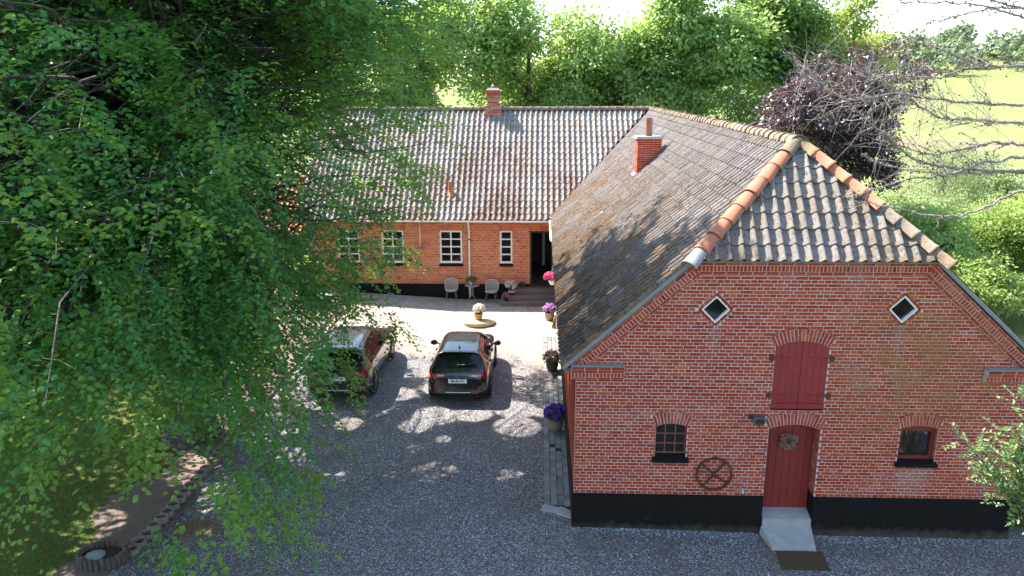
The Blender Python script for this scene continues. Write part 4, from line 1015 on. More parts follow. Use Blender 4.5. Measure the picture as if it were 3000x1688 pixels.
    # spoiler lip
    m = MB(); m.grid([[B.at(A(.46*sy), 10-(10-7.2)*abs(x), .006+dz, 1 if x >= 0 else -1)+np.array([0, dy, 0]) for x in np.linspace(-1, 1, 13)] for dy, dz in ((.14, .0), (.0, .012), (-.07, .012), (-.075, -.006), (.02, -.008))]); m.build('spoiler', paint_m, car)
    return car
make_car('glossy black hatchback parked in the open beside the stone disc', (-2.945, 6.13, gzf(-2.9, 7)+.012), 0, M['car_black'], .985, 1.0, 1.0, (.72, 3.21), .305, 'EM 84 471', 0)
make_car('dark grey crossover parked half under the beech branches', (-6.29, 6.02, gzf(-6.3, 8)+.012), R_(1.0), M['car_grey'], 1.055, 1.11, 1.03, (.84, 3.62), .335, 'DJ 51 239', 1)
# ------------------------------------------------------------------ steps, slab, mat and things on the walls
gy = gzf(-1, 16)
st = empty('entrance_steps', (0, 0, 0)); tag(st, 'three brown painted steps up to the open house door', 'steps')
for i, (xl, y0, zt) in enumerate(((-2.285, 15.95, .085), (-1.99, 16.28, .27), (-1.69, 16.6, .46))):
    m = MB(); b = .015; z0 = -.15; m.box(xl, -.03, y0, FY-.035, z0, zt-.03); m.build('riser', M['step_paint'], st)
    m = MB(); m.hexa([(xl-.02, y0-.025, zt-.03), (-.028, y0-.025, zt-.03), (-.028, FY-.033, zt-.03), (xl-.02, FY-.033, zt-.03), (xl-.012, y0-.018, zt), (-.028, y0-.018, zt), (-.028, FY-.033, zt), (xl-.012, FY-.033, zt)]); m.build('tread', M['step_paint'], st)
m = MB(); m.box(DX0, DX1, FY-.04, FY+.2, .4, .56); m.build('threshold', M['dark_wood'], st)
ds = empty('doorstep', (0, 0, 0)); tag(ds, 'worn grey concrete doorstep below the red plank door', 'doorstep')
m = MB(); m.hexa([(3.70, -.06, -.2), (4.63, -.06, -.2), (4.648, .33, -.2), (3.682, .33, -.2), (3.70, -.06, .28), (4.63, -.06, .28), (4.648, .33, .334), (3.682, .33, .334)]); m.build('step', M['concrete'], ds)
m = MB(); m.hexa([(3.72, -.62, -.2), (4.60, -.60, -.2), (4.67, -.061, -.2), (3.64, -.061, -.2), (3.75, -.60, .0), (4.57, -.58, .0), (4.64, -.062, .13), (3.67, -.062, .13)]); m.build('ramp', M['concrete'], ds)
m = MB(); P = [[(3.81+.87*i/8+.05*(1-j/6)*0-.06*(1-j/6)*1, -1.2+.57*j/6, gzf(4.2, -.9)+.034+random.uniform(0, .006)) for i in range(9)] for j in range(7)]; m.grid(P, smooth=False)
bx = [(p[0], p[1], p[2]-.02) for p in P[0]]; m.add(list(P[0])+bx, [(i, i+1, 9+i+1, 9+i) for i in range(8)]); tag(m.build('doormat', M['mat_coir']), 'brown coir doormat lying on the gravel before the doorstep', 'doormat')
# wheel on the wall
wh = empty('iron_wheel', (2.702, -.03, 1.215)); tag(wh, 'rusty iron cart wheel hung on the brick gable', 'wheel')
m = MB(); P = []
for k in range(40):
    a = 2*math.pi*k/40; c, s = math.cos(a), math.sin(a); P.append([((.333+dr)*c, dy, (.333+dr)*s) for dr, dy in ((-.016, -.025), (.016, -.025), (.016, .022), (-.016, .022))])
P.append(P[0]); m.grid([[p for p in r]+[r[0]] for r in P], smooth=False); m.build('rim', M['rust'], wh)
for a in (R_(52), R_(-38)):
    m = MB(); m.obox((0, 0, 0), (math.cos(a), 0, math.sin(a)), (0, 1, 0), (-math.sin(a), 0, math.cos(a)), .325, .011 if a > 0 else .008, .019); m.build('spoke', M['rust'], wh)
m = MB(); m.tube([(0, -.04, 0), (0, .02, 0)], .045, 12); m.build('hub', M['rust'], wh)
m = MB(); m.tube([(0, -.05, .33), (0, .03, .345)], .012, 6); m.build('hook', M['rust'], wh)
# wall lamp
wl = empty('wall_lamp', (3.43, 0, 2.42)); tag(wl, 'grey floodlight fixed to the brick beside the door arch', 'lamp')
m = MB(); m.hexa([(-.09, -.22, -.06), (.1, -.22, -.06), (.1, -.08, -.09), (-.09, -.08, -.09), (-.1, -.2, .05), (.11, -.2, .05), (.11, -.06, .06), (-.1, -.06, .06)]); m.build('housing', M['lamp_metal'], wl)
m = MB(); m.add([(-.075, -.222, -.05), (.085, -.222, -.05), (.09, -.204, .035), (-.08, -.204, .035)], [(0, 1, 2, 3)]); m.build('lens', M['glass_old'], wl)
m = MB(); m.tube([(-.06, 0, .0), (-.07, -.1, .0)], .02, 6); m.tube([(-.12, -.005, .0), (-.12, -.06, .0)], .035, 8); m.build('bracket', M['plastic_black'], wl)
m = MB(); m.lathe([(.0, -.06), (.03, -.05), (.035, -.02), (.02, 0)], 10, (0.01, -.13, -.08)); m.build('sensor', M['plastic_black'], wl)
tp = empty('garden_tap', (3.27, 0, .83)); tag(tp, 'small grey garden tap above the black plinth', 'tap')
m = MB(); m.box(-.045, .045, -.012, 0, -.02, .08); m.build('backplate', M['ridge_grey'], tp)
m = MB(); m.tube([(0, 0, .03), (0, -.06, .03), (0, -.075, -.02)], .013, 7); m.tube([(-.03, -.05, .06), (.03, -.05, .06)], .008, 5); m.tube([(0, -.05, .03), (0, -.05, .06)], .007, 5); m.build('spout', M['chrome'], tp)
# wreath
wr_ = empty('door_wreath', (4.15, .27, 1.80)); tag(wr_, 'wreath of dried pale flowers hanging on the red door', 'wreath')
m = MB(); P = []
for k in range(25):
    a = 2*math.pi*k/24; P.append([((.125+.03*math.cos(b))*math.cos(a), .012*math.sin(b), (.125+.03*math.cos(b))*math.sin(a)) for b in np.linspace(0, 2*math.pi, 7)])
m.grid(P); m.build('ring', M['rust'], wr_)
k = 420; a = rng.uniform(0, 2*math.pi, k); rr = rng.normal(.125, .028, k); Pw = np.stack([rr*np.cos(a), -.015-rng.uniform(0, .035, k), rr*np.sin(a)], 1)
link('dried_flowers', leaf_mesh('dried_flowers', Pw, rng.normal(size=(k, 3)), rng.normal(size=(k, 3)), .038, .03, M['dried_flower']), wr_)
# bird feeder
bf = empty('bird_feeder', (-5.585, FY-.22, 2.03)); tag(bf, 'wooden bird feeder hanging on a white rod from the eaves', 'bird feeder')
m = MB(); m.tube([(0, 0, 1.2), (0, 0, .08)], .016, 6); m.build('rod', M['white_plastic'], bf)
m = MB(); m.hexa([(-.14, -.1, .06), (.14, -.1, .06), (.14, .1, .06), (-.14, .1, .06), (-.1, -.06, .11), (.1, -.06, .11), (.1, .06, .11), (-.1, .06, .11)]); m.build('feeder_roof', M['timber_grey'], bf)
m = MB(); m.box(-.07, .07, -.06, .06, -.14, .06); m.build('seed_box', M['feeder_wood'], bf); m = MB(); m.box(-.1, .1, -.08, .08, -.16, -.14); m.build('tray', M['feeder_wood'], bf)
# broom by the wing wall
br_ = empty('broom', (-.17, 12.6, -.05)); tag(br_, 'straw broom standing bristles down against the wing wall', 'broom')
m = MB()
for k in range(90):
    a = random.uniform(-.1, .1); b = random.uniform(-.05, .05); m.tube([(a*.35+.04, b*.4, .62), (a*1.1, b*1.2, random.uniform(.1, .2))], .007, 3, cap=False)
m.build('bristles', M['straw'], br_); m = MB(); m.tube([(.04, 0, .55), (.12, .02, 1.45)], .014, 6); m.build('handle', M['timber_grey'], br_)
# ------------------------------------------------------------------ garden furniture
def make_chair(label, loc, rz):
    c = empty('wicker_chair', loc, rz); tag(c, label, 'chair', 'wicker chairs by the bistro table')
    def shell(u, v):      # u -1..1 across, v 0..1 from seat front to back top
        hw = .235-.02*abs(v-.45); 
        if v < .45: y = -.24+.44*v/.45; z = .44-.02*math.sin(v/.45*math.pi)
        else:
            f = (v-.45)/.55; y = .2+.1*f; z = .44+.46*f
        wide = .22+.05*math.sin(min(1, max(0, (v-.3)/.7))*math.pi*.75)
        if v > .85: wide *= math.sqrt(max(0, 1-((v-.85)/.17)**2))*1.0
        wrap = .09*abs(u)**2.5*(1 if v > .3 else v/.3)
        return np.array([u*wide, y-wrap*1.1*(1 if v > .45 else .3), z+(.05*abs(u)**3 if v < .45 else 0)])
    m = MB()
    for v in np.linspace(.02, .985, 22): m.tube([shell(u, v) for u in np.linspace(-.97, .97, 9)], .0085, 4, cap=False)
    for u in np.linspace(-.94, .94, 14): m.tube([shell(u, v) for v in np.linspace(.0, .985, 14)], .0085, 4, cap=False)
    m.build('woven_shell', M['wicker'], c)
    m = MB(); edge = [shell(-1, v) for v in np.linspace(0, .99, 14)]+[shell(1, v) for v in np.linspace(.99, 0, 14)]; m.tube(edge+[edge[0]], .014, 6); m.build('rim', M['wicker'], c)
    for sx in (-1, 1):
        for y0, y1 in ((-.2, -.25), (.16, .26)):
            m = MB(); m.tube([(sx*.17, y0, .43), (sx*.22, y1, 0)], .0095, 6); m.build('leg', M['grey_metal'], c)
    return c
make_chair('grey wicker chair under the white window', (-4.33, 16.62, gzf(-4.3, 16.6)+.024), R_(3))
make_chair('grey wicker chair between the bistro table and the steps', (-2.68, 16.55, gzf(-2.7, 16.5)+.024), R_(-6))
tb = empty('bistro_table', (-3.47, 16.62, gzf(-3.5, 16.6)+.024)); tag(tb, 'round grey metal bistro table between two wicker chairs', 'table')
m = MB(); m.lathe([(0, .70), (.29, .70), (.3, .69), (.3, .675), (.28, .67), (0, .67)], 28); m.build('table_top', M['grey_metal'], tb)
for k in range(3):
    a = R_(30+120*k+60); e = np.array([math.cos(a), math.sin(a), 0]); m = MB(); m.tube([e*.05+(0, 0, .67), e*.04+(0, 0, .28), e*.09+(0, 0, .2), e*.28+(0, 0, .0)], .012, 6); m.build('leg', M['grey_metal'], tb)
m = MB(); m.lathe([(.045, .28), (.055, .3), (.045, .32)], 12); m.build('collar', M['grey_metal'], tb)
# ------------------------------------------------------------------ pots and flowers
def plant(name, label, cat, loc, prof, pot_mats, leaf_m, nleaf, crown_c, crown_r, leafL, blooms=None, bands=None, rot=0, n=20):
    o = empty(name, loc, rot); tag(o, label, cat)
    if bands:
        for nm, pr, mt in bands:
            m = MB(); m.lathe(pr, n); m.build(nm, M[mt], o)
    else:
        m = MB(); m.lathe(prof, n); m.build('pot', M[pot_mats], o)
    zt = prof[-1][1]; r_in = min(prof[-1][0], prof[-2][0]); ztop = max(p[1] for p in prof)
    m = MB(); m.lathe([(0, ztop-.025), (r_in*.98, ztop-.03)], 14); m.build('soil', M['soil'], o)
    cc = np.array(crown_c); cr_ = np.array(crown_r)
    d = unit(rng.normal(size=(nleaf, 3))); d[:, 2] = np.abs(d[:, 2])*1.0-.25; rr = rng.uniform(.35, 1, nleaf)**.6
    Pl = cc+d*cr_*rr[:, None]
    link('leaves', leaf_mesh('leaves', Pl, d+rng.normal(size=(nleaf, 3))*.5, np.array([0, 0, 1.])+rng.normal(size=(nleaf, 3))*.5, leafL*rng.uniform(.7, 1.2, nleaf), leafL*.5, M[leaf_m], 'leaf'), o)
    m = MB()
    for k in range(7):
        a = random.uniform(0, 6.28); m.tube([(.04*math.cos(a), .04*math.sin(a), ztop-.04), tuple(cc+cr_*np.array([math.cos(a)*.6, math.sin(a)*.6, .2]))], .006, 4)
    m.build('stems', M['stem'], o)
    if blooms:
        mt, nb_, br0, npet, pl = blooms
        for k in range(nb_):
            a = 2.4*k+random.uniform(-.3, .3); e = math.acos(1-(k+.6)/nb_*1.05) if nb_ > 1 else 0
            dd = np.array([math.sin(e)*math.cos(a), math.sin(e)*math.sin(a), math.cos(e)]); c = cc+dd*cr_*1.0
            dn = unit(rng.normal(size=(npet, 3))); Pq = c+dn*br0*rng.uniform(.55, 1.25, (npet, 1))
            tn = np.cross(dn, rng.normal(size=(npet, 3)))
            link('bloom', leaf_mesh('bloom', Pq-unit(tn)*pl*.5, tn, dn, pl, pl*.95, M[mt], 'quad', .05), o)
    return o
def potp(r0, r1, r2, h): return [(0, 0), (r0, 0), (r1, h*.5), (r2, h*.93), (r2+.012, h*.94), (r2+.012, h), (r2-.015, h), (r2-.02, h-.04)]
zc = gzf(-2.95, 13.6)
m = MB(); m.lathe([(.0, 0), (.53, 0), (.58, .05), (.58, .14), (.565, .165), (0, .17)], 40); tag(m.build('stone_disc', M['disc_stone'], None, (-2.96, 13.62, zc+.02)), 'round yellowish stone disc lying on the block paving', 'stone')
plant('white_flower_pot', 'buff clay pot of small white flowers standing on the stone disc', 'flower pot', (-2.98, 13.6, zc+.19), potp(.11, .16, .165, .24), 'terracotta_buff', 'leaf_herb', 260, (.03, 0, .36), (.2, .2, .2), .07, ('fl_white', 40, .05, 34, .042))
plant('lilac_hydrangea_pot', 'tan speckled pot of lilac hydrangea beside the broom', 'flower pot', (-.335, 14.15, gzf(-.3, 14.2)+.024), potp(.13, .19, .17, .30), 'pot_speckle', 'leaf_herb', 200, (0, 0, .40), (.2, .2, .16), .09, ('fl_lilac', 12, .085, 110, .05))
plant('white_hydrangea_pot', 'white hydrangea in a cream and blue glazed pot on the steps', 'flower pot', (-1.84, 16.46, .27), potp(.11, .15, .15, .26), None, 'leaf_herb', 170, (-.04, 0, .36), (.2, .2, .17), .09, ('fl_cream', 11, .088, 110, .05),
      bands=[('pot_base', [(0, 0), (.125, 0), (.145, .06), (.15, .11)], 'pot_blue'), ('pot_band', [(.15, .11), (.152, .2)], 'pot_cream'), ('pot_rim', [(.152, .2), (.15, .25), (.155, .26), (.14, .26), (.13, .22)], 'pot_blue')])
plant('heather_pot', 'small dark pot of mauve heather on the lowest step', 'flower pot', (-2.07, 16.12, .085), potp(.06, .08, .085, .13), 'pot_blue', 'leaf_red', 160, (0, 0, .22), (.14, .14, .14), .05, ('fl_mauve', 24, .03, 18, .035))
hb = plant('hanging_basket', 'white hanging pot of pink flowers on the wing wall', 'flower pot', (-.26, 12.9, 1.62), [(0, 0), (.08, 0), (.13, .1), (.155, .17), (.16, .18), (.145, .18), (.14, .15)], 'white_plastic', 'leaf_herb', 130, (-.03, 0, .27), (.22, .18, .13), .07, ('fl_pink', 18, .08, 90, .05))
m = MB()
for a in (0, 2.1, 4.2): m.tube([(.15*math.cos(a), .15*math.sin(a), .17), (0, 0, .62)], .003, 4)
m.tube([(0, 0, .62), (.03, 0, .72), (.24, 0, .72)], .008, 5); m.build('hanger', M['grey_metal'], hb)
plant('red_leaf_pot', 'brown glazed pot of dusky leaves on the paver path', 'flower pot', (-.305, 8.72, gzf(-.3, 8.7)+.062), potp(.14, .19, .19, .34), 'pot_brown', 'leaf_red', 330, (0, 0, .43), (.25, .25, .22), .11, ('fl_mauve', 8, .035, 24, .03))
plant('violet_rhododendron_pot', 'stone pot of violet rhododendron on the paver path', 'flower pot', (-.285, 4.47, gzf(-.3, 4.5)+.062), potp(.15, .215, .2, .36), 'pot_stone', 'leaf_herb', 330, (.03, 0, .44), (.27, .24, .2), .13, ('fl_violet', 17, .085, 110, .05))
tvase = plant('table_posy', 'leafy white flowering posy in a pot on the bistro table', 'flower pot', (-3.52, 16.62, gzf(-3.5, 16.6)+.724), potp(.05, .06, .06, .1), 'plate_white', 'leaf_herb', 260, (0.03, 0, .2), (.24, .18, .2), .08, ('fl_white', 16, .014, 8, .018))
bt = empty('boots', (-1.5, 16.85, .46)); tag(bt, 'pair of brown boots left beside the house door', 'boots')
for dx in (0, .13):
    m = MB(); m.hexa([(dx-.05, -.14, 0), (dx+.05, -.14, 0), (dx+.05, .12, 0), (dx-.05, .12, 0), (dx-.045, -.12, .07), (dx+.045, -.12, .07), (dx+.045, .1, .1), (dx-.045, .1, .1)]); m.lathe([(.045, .08), (.055, .2), (.05, .21), (.045, .2)], 10, (dx, .06, 0)); m.build('boot', M['boot'], bt)
# ------------------------------------------------------------------ edging of the lawn
rm = MB(); rm.lathe([(.095, .02), (.1, .12), (.108, .13), (.125, .13), (.132, .12), (.135, -.1)], 18)
rmesh = rm.mesh('edging_ring', M['ring_stone']); sm_ = MB(); sm_.lathe([(0, .035), (.1, .03)], 12); smesh = sm_.mesh('soil', M['soil'])
y = -1.02; k = 0
while y < 14.0:
    x = -8.385+random.uniform(-.025, .025); z = gzf(x, y)
    o = link('edging_ring', rmesh, None, (x, y, z+random.uniform(-.03, .0)), (random.uniform(-.09, .09), random.uniform(-.09, .09), random.uniform(0, 6)))
    tag(o, 'round earth-filled clay ring edging the lawn', 'edging ring', 'clay rings edging the lawn'); link('soil', smesh, o)
    y += random.uniform(.255, .275)*(1.12 if random.random() < .12 else 1)
kb = empty('brick_edging', (0, 0, 0)); tag(kb, 'low pinkish brick edging along the driveway side of the rings', 'edging')
y = 10.4
while y < 16.2:
    x = -8.2+.0*y; m = MB(); m.obox((x+random.uniform(-.015, .015), y, gzf(x, y)+.03), (0, 1, random.uniform(-.03, .03)), (1, 0, 0), (0, 0, 1), .118, .05, .06); m.build('brick', M['kerb'], kb); y += .25
tub = empty('log_planter', (-8.80, -1.32, gzf(-8.8, -1.3)-.03)); tag(tub, 'weathered round planter of upright logs at the end of the clay rings', 'planter')
for k in range(26):
    a = 2*math.pi*k/26; m = MB(); h = .26+random.uniform(-.02, .02); m.tube([(.42*math.cos(a), .30*math.sin(a), -.05), (.42*math.cos(a), .30*math.sin(a), h)], .052, 7); m.build('log', M['log'], tub)
m = MB(); m.lathe([(0, .2), (.40, .19)], 16); s_o = m.build('soil', M['soil'], tub); s_o.scale = (1, .7, 1)
m = MB(); m.lathe([(0, .23), (.16, .22), (.19, .2)], 9, (-.12, -.05, 0)); m.build('stone', M['concrete'], tub)
# ------------------------------------------------------------------ the great beech
def bez(p0, p1, p2, t):
    t = np.asarray(t)[:, None]; return (1-t)**2*p0+2*t*(1-t)*p1+t*t*p2
def stem_at(z, which):
    f = np.clip((z-3.5)/8, 0, 1.3)
    return np.array([-9.5, 4.0, 0])+(np.array([1.35, -.4, 0]) if which == 0 else np.array([-1.0, .5, 0]))*f+np.array([0, 0, z])
CZ = [0, 1.5, 3, 5, 8, 11, 14, 17, 19.8]; CS = [.8, .88, .95, 1.0, 1.0, 1.01, .98, .7, .2]
def shell_pt(th, z, k=1.0):
    c, s = math.cos(th), math.sin(th); f = np.interp(z, CZ, CS)
    rx, ry = 7.0, (9.6 if s > 0 else 10.2)
    if c > 0:
        low = float(sstep(6.0, 2.0, z)); rx *= 1-.27*low
    return np.array([-10.1+rx*f*c*k, 3.0+ry*f*s*k, z])
beech = empty('beech_tree', (-9.5, 4.0, 0)); tag(beech, 'huge old beech with drooping leafy boughs over the driveway', 'tree')
def rel(p): return np.asarray(p)-np.array([-9.5, 4.0, 0])
boughs = []
R2 = np.random.default_rng(21)
def low_limit(th):
    c, s = math.cos(th), math.sin(th)
    return 2.9+.6*max(0, c)+2.0*max(0, s)+(.6 if c < -.5 else 0)
for i in range(560):
    if R2.random() < .58: th = R2.uniform(-2.5, .75)
    else: th = R2.uniform(-math.pi, math.pi)
    zl = low_limit(th); z = zl+(18.6-zl)*R2.random()**1.1
    k = 1-.55*R2.random()**2.0
    e = shell_pt(th, z, k)+R2.normal(size=3)*np.array([.5, .5, .25])
    zs = np.clip(z+R2.uniform(-2.2, 1.0)+(1.8 if z < 6 else -1.0), 4.0, 15.5)
    boughs.append((stem_at(zs, i % 2), e, 1.0, None))
for i in range(330):
    th = R2.uniform(-.4, 1.3); z = R2.uniform(8.5, 16.5); e = shell_pt(th, z, R2.uniform(.75, 1.14))+R2.normal(size=3)*np.array([.4, .5, .3])
    boughs.append((stem_at(np.clip(z+R2.uniform(-2.5, .3), 5, 15), i % 2), e, 1.0, None))
for i in range(170):
    th = R2.uniform(1.3, 3.9); z = R2.uniform(5.0, 16.5); e = shell_pt(th, z, R2.uniform(.6, 1.05))+R2.normal(size=3)*np.array([.4, .5, .3])
    boughs.append((stem_at(np.clip(z+R2.uniform(-2.5, .3), 5, 15), i % 2), e, 1.0, None))
for i in range(300):
    th = R2.uniform(-2.6, -.2); z = R2.uniform(3.0, 8.5); e = shell_pt(th, z, R2.uniform(.5, 1.0))+R2.normal(size=3)*np.array([.4, .5, .3])
    boughs.append((stem_at(np.clip(z+R2.uniform(.5, 2.5), 5, 15), i % 2), e, 1.0, None))
for e in [(-4.22, 4.5, 2.61), (-4.02, 5.0, 2.23), (-5.09, 3.0, 2.02), (-5.01, 3.5, 2.23), (-4.36, 8.0, 3.77), (-5.31, 8.0, 3.17), (-4.01, 7.0, 5.75), (-3.25, 6.0, 7.24), (-4.41, 7.0, 6.6), (-4.91, 7.5, 4.79), (-4.91, 0.5, 1.53), (-4.73, -1.0, 1.55), (-4.54, -3.0, 1.53), (-5.07, -5.0, 2.68), (-5.61, -4.5, 3.68), (-6.03, -6.0, 4.36), (-5.87, -7.0, 4.68), (-5.9, -5.0, 4.27), (-5.82, 7.0, 2.9), (-6.15, 5.0, 2.95), (-3.37, 6.0, 8.16), (-3.17, 5.5, 9.37), (-3.45, 5.0, 10.04), (-5.04, 2.0, 1.75), (-4.97, -2.5, 1.42), (-5.17, -4.0, 2.62), (-5.52, -2.0, 1.86)]:
    e = np.array(e); boughs.append((stem_at(np.clip(e[2]+2.6, 4.5, 11), 0), e, .5, 'tip'))
wood = MB(); LP, LD, LN, LL = [], [], [], []; YP, YD, YN, YL = [], [], [], []
up = np.array([0, 0, 1.])
for p0, e, wide, kind in boughs:
    mid = (p0+e)/2+up*(.5+.09*np.linalg.norm(e-p0))+R2.normal(size=3)*.5
    L = np.linalg.norm(e-p0); pts = bez(p0, mid, e, np.linspace(0, .9, 8)); pts[1:] += R2.normal(size=(7, 3))*.13; r0 = .012+.0055*L
    wood.tube([rel(p) for p in pts], list(np.linspace(r0, .004, 8)), 4, cap=False)
    ns = int(9+L*4.0) if kind is None else int(26+L*3.2)
    hi_ = e[2] > 11.5
    if hi_: ns = int(ns*.5)
    ts = 1-R2.random(ns)**1.25*.8
    P = bez(p0, mid, e, ts); T = unit(bez(p0, mid, e, np.minimum(ts+.02, 1.02))-bez(p0, mid, e, ts-.02))
    side = unit(np.cross(T, up)); sg = np.where(R2.random(ns) < .5, -1, 1)[:, None]
    off = R2.random((ns, 1))*(.3+1.25*(1-ts[:, None])**.5*1.0)*wide
    B0 = P+side*sg*off+up*R2.normal(size=(ns, 1))*.12-up*off*.18
    gp = np.sin(B0[:, 0]*2.1+1.3*np.sin(B0[:, 1]*1.1))+np.sin(B0[:, 1]*1.9+1.7*np.sin(B0[:, 2]*.9))+np.sin(B0[:, 2]*2.3+1.1*np.sin(B0[:, 0]*1.3))
    ok = (gp < 1.0) | (kind is not None)
    P, T, side, sg, off, B0, ts = P[ok], T[ok], side[ok], sg[ok], off[ok], B0[ok], ts[ok]; ns = len(ts)
    if ns == 0: continue
    D = unit(T*(1.0-.4*R2.random((ns, 1)))+side*sg*R2.uniform(.1, .9, (ns, 1))+up*R2.uniform(-.45, .15, (ns, 1)))
    for q in range(ns):
        if off[q, 0] > .3 and R2.random() < .2:
            wood.tube([rel(P[q]), rel((P[q]+B0[q])/2+up*.05), rel(B0[q])], [.008, .006, .004], 3, cap=False)
    # a spray of alternate leaves on a drooping twig
    k = 17; tt = np.linspace(.05, 1, k)[None, :, None]; Ls = R2.uniform(.45, .85, (ns, 1, 1))
    base = B0[:, None, :]+D[:, None, :]*Ls*tt-up*(.22*Ls*tt**2)
    S = unit(np.cross(D, up)); S = np.where(np.linalg.norm(S, axis=1, keepdims=True) < .1, np.array([1., 0, 0]), S)
    N_ = unit(np.cross(S, D)); N_ = unit(N_+R2.normal(size=(ns, 3))*.3)
    alt = np.where(np.arange(k) % 2 == 0, 1., -1.)[None, :, None]
    ld = unit(D[:, None, :]*.62+S[:, None, :]*alt*.8-up*.12*tt+R2.normal(size=(ns, k, 3))*.22)
    ln = N_[:, None, :]+R2.normal(size=(ns, k, 3))*.3
    base = base+S[:, None, :]*alt*.01+R2.normal(size=(ns, k, 3))*.03
    ll = R2.uniform(.08, .125, (ns, k))*(1-.2*tt[:, :, 0])*(1.5 if hi_ else 1.0)
    yg = (ts > .93) & (R2.random(ns) < (.5 if kind is None else .75)) | (R2.random(ns) < .1)
    keep = ~yg
    LP.append(base[keep].reshape(-1, 3)); LD.append(ld[keep].reshape(-1, 3)); LN.append(ln[keep].reshape(-1, 3)); LL.append(ll[keep].ravel())
    YP.append(base[yg].reshape(-1, 3)); YD.append(ld[yg].reshape(-1, 3)); YN.append(ln[yg].reshape(-1, 3)); YL.append(ll[yg].ravel())
cat = np.concatenate
LP, LD, LN, LL = cat(LP), cat(LD), cat(LN), cat(LL); YP, YD, YN, YL = cat(YP), cat(YD), cat(YN), cat(YL)
_a = unit(np.cross(np.array(SUN), up)); _b = np.cross(np.array(SUN), _a)
def shaft(P):
    uu, vv = P@_a, P@_b; g = 1.15; cu, cv_ = np.floor(uu/g), np.floor(vv/g); hit_ = np.zeros(len(P), bool)
    for du in (-1, 0, 1):
        for dv in (-1, 0, 1):
            i, j = cu+du, cv_+dv; h1 = np.mod(np.sin(i*127.1+j*311.7)*43758.5453, 1); h2 = np.mod(np.sin(i*269.5+j*183.3)*24634.63, 1); h3 = np.mod(np.sin(i*419.2+j*371.9)*35412.17, 1)
            hit_ |= ((uu-(i+h1)*g)**2*.7+(vv-(j+h2)*g)**2) < np.where(h3 > .45, (h3-.45)*.72+.13, 0)**2
    return hit_
_k = ~shaft(LP+unit(LD)*LL[:, None]*.5); LP, LD, LN, LL = LP[_k], LD[_k], LN[_k], LL[_k]; _k = ~shaft(YP+unit(YD)*YL[:, None]*.5); YP, YD, YN, YL = YP[_k], YD[_k], YN[_k], YL[_k]
nearm = np.linalg.norm(LP-np.array(CAM), axis=1) < 13.5
link('crown', leaf_mesh('crown', rel(LP[~nearm]), LD[~nearm], LN[~nearm], LL[~nearm]*1.05, LL[~nearm]*.78, M['leaf_beech'], 'quad'), beech)
link('hanging_sprays', leaf_mesh('hanging_sprays', rel(LP[nearm]), LD[nearm], LN[nearm], LL[nearm], LL[nearm]*.66, M['leaf_beech'], 'leaf'), beech)
ny = np.linalg.norm(YP-np.array(CAM), axis=1) < 13.5
link('young_leaves', leaf_mesh('young_leaves', rel(YP[~ny]), YD[~ny], YN[~ny], YL[~ny]*1.05, YL[~ny]*.78, M['leaf_beech_young'], 'quad'), beech)
link('young_sprays', leaf_mesh('young_sprays', rel(YP[ny]), YD[ny], YN[ny], YL[ny], YL[ny]*.66, M['leaf_beech_young'], 'leaf'), beech)
wood.build('branches', M['bark_beech'], beech)
tk = MB(); tk.tube([(0, 0, -.2), (0, 0, .5), (.0, .0, 1.5), (.0, 0, 3.5)], [.75, .58, .52, .5], 14)
for wch in (0, 1): tk.tube([rel(stem_at(z, wch))+np.array([0, 0, 0]) for z in (3.2, 5, 8, 11, 14, 16.5)], [.36, .33, .27, .2, .12, .04], 10)
tk.build('trunk', M['bark_beech'], beech)
print('beech leaves', len(LP)+len(YP), nearm.sum())
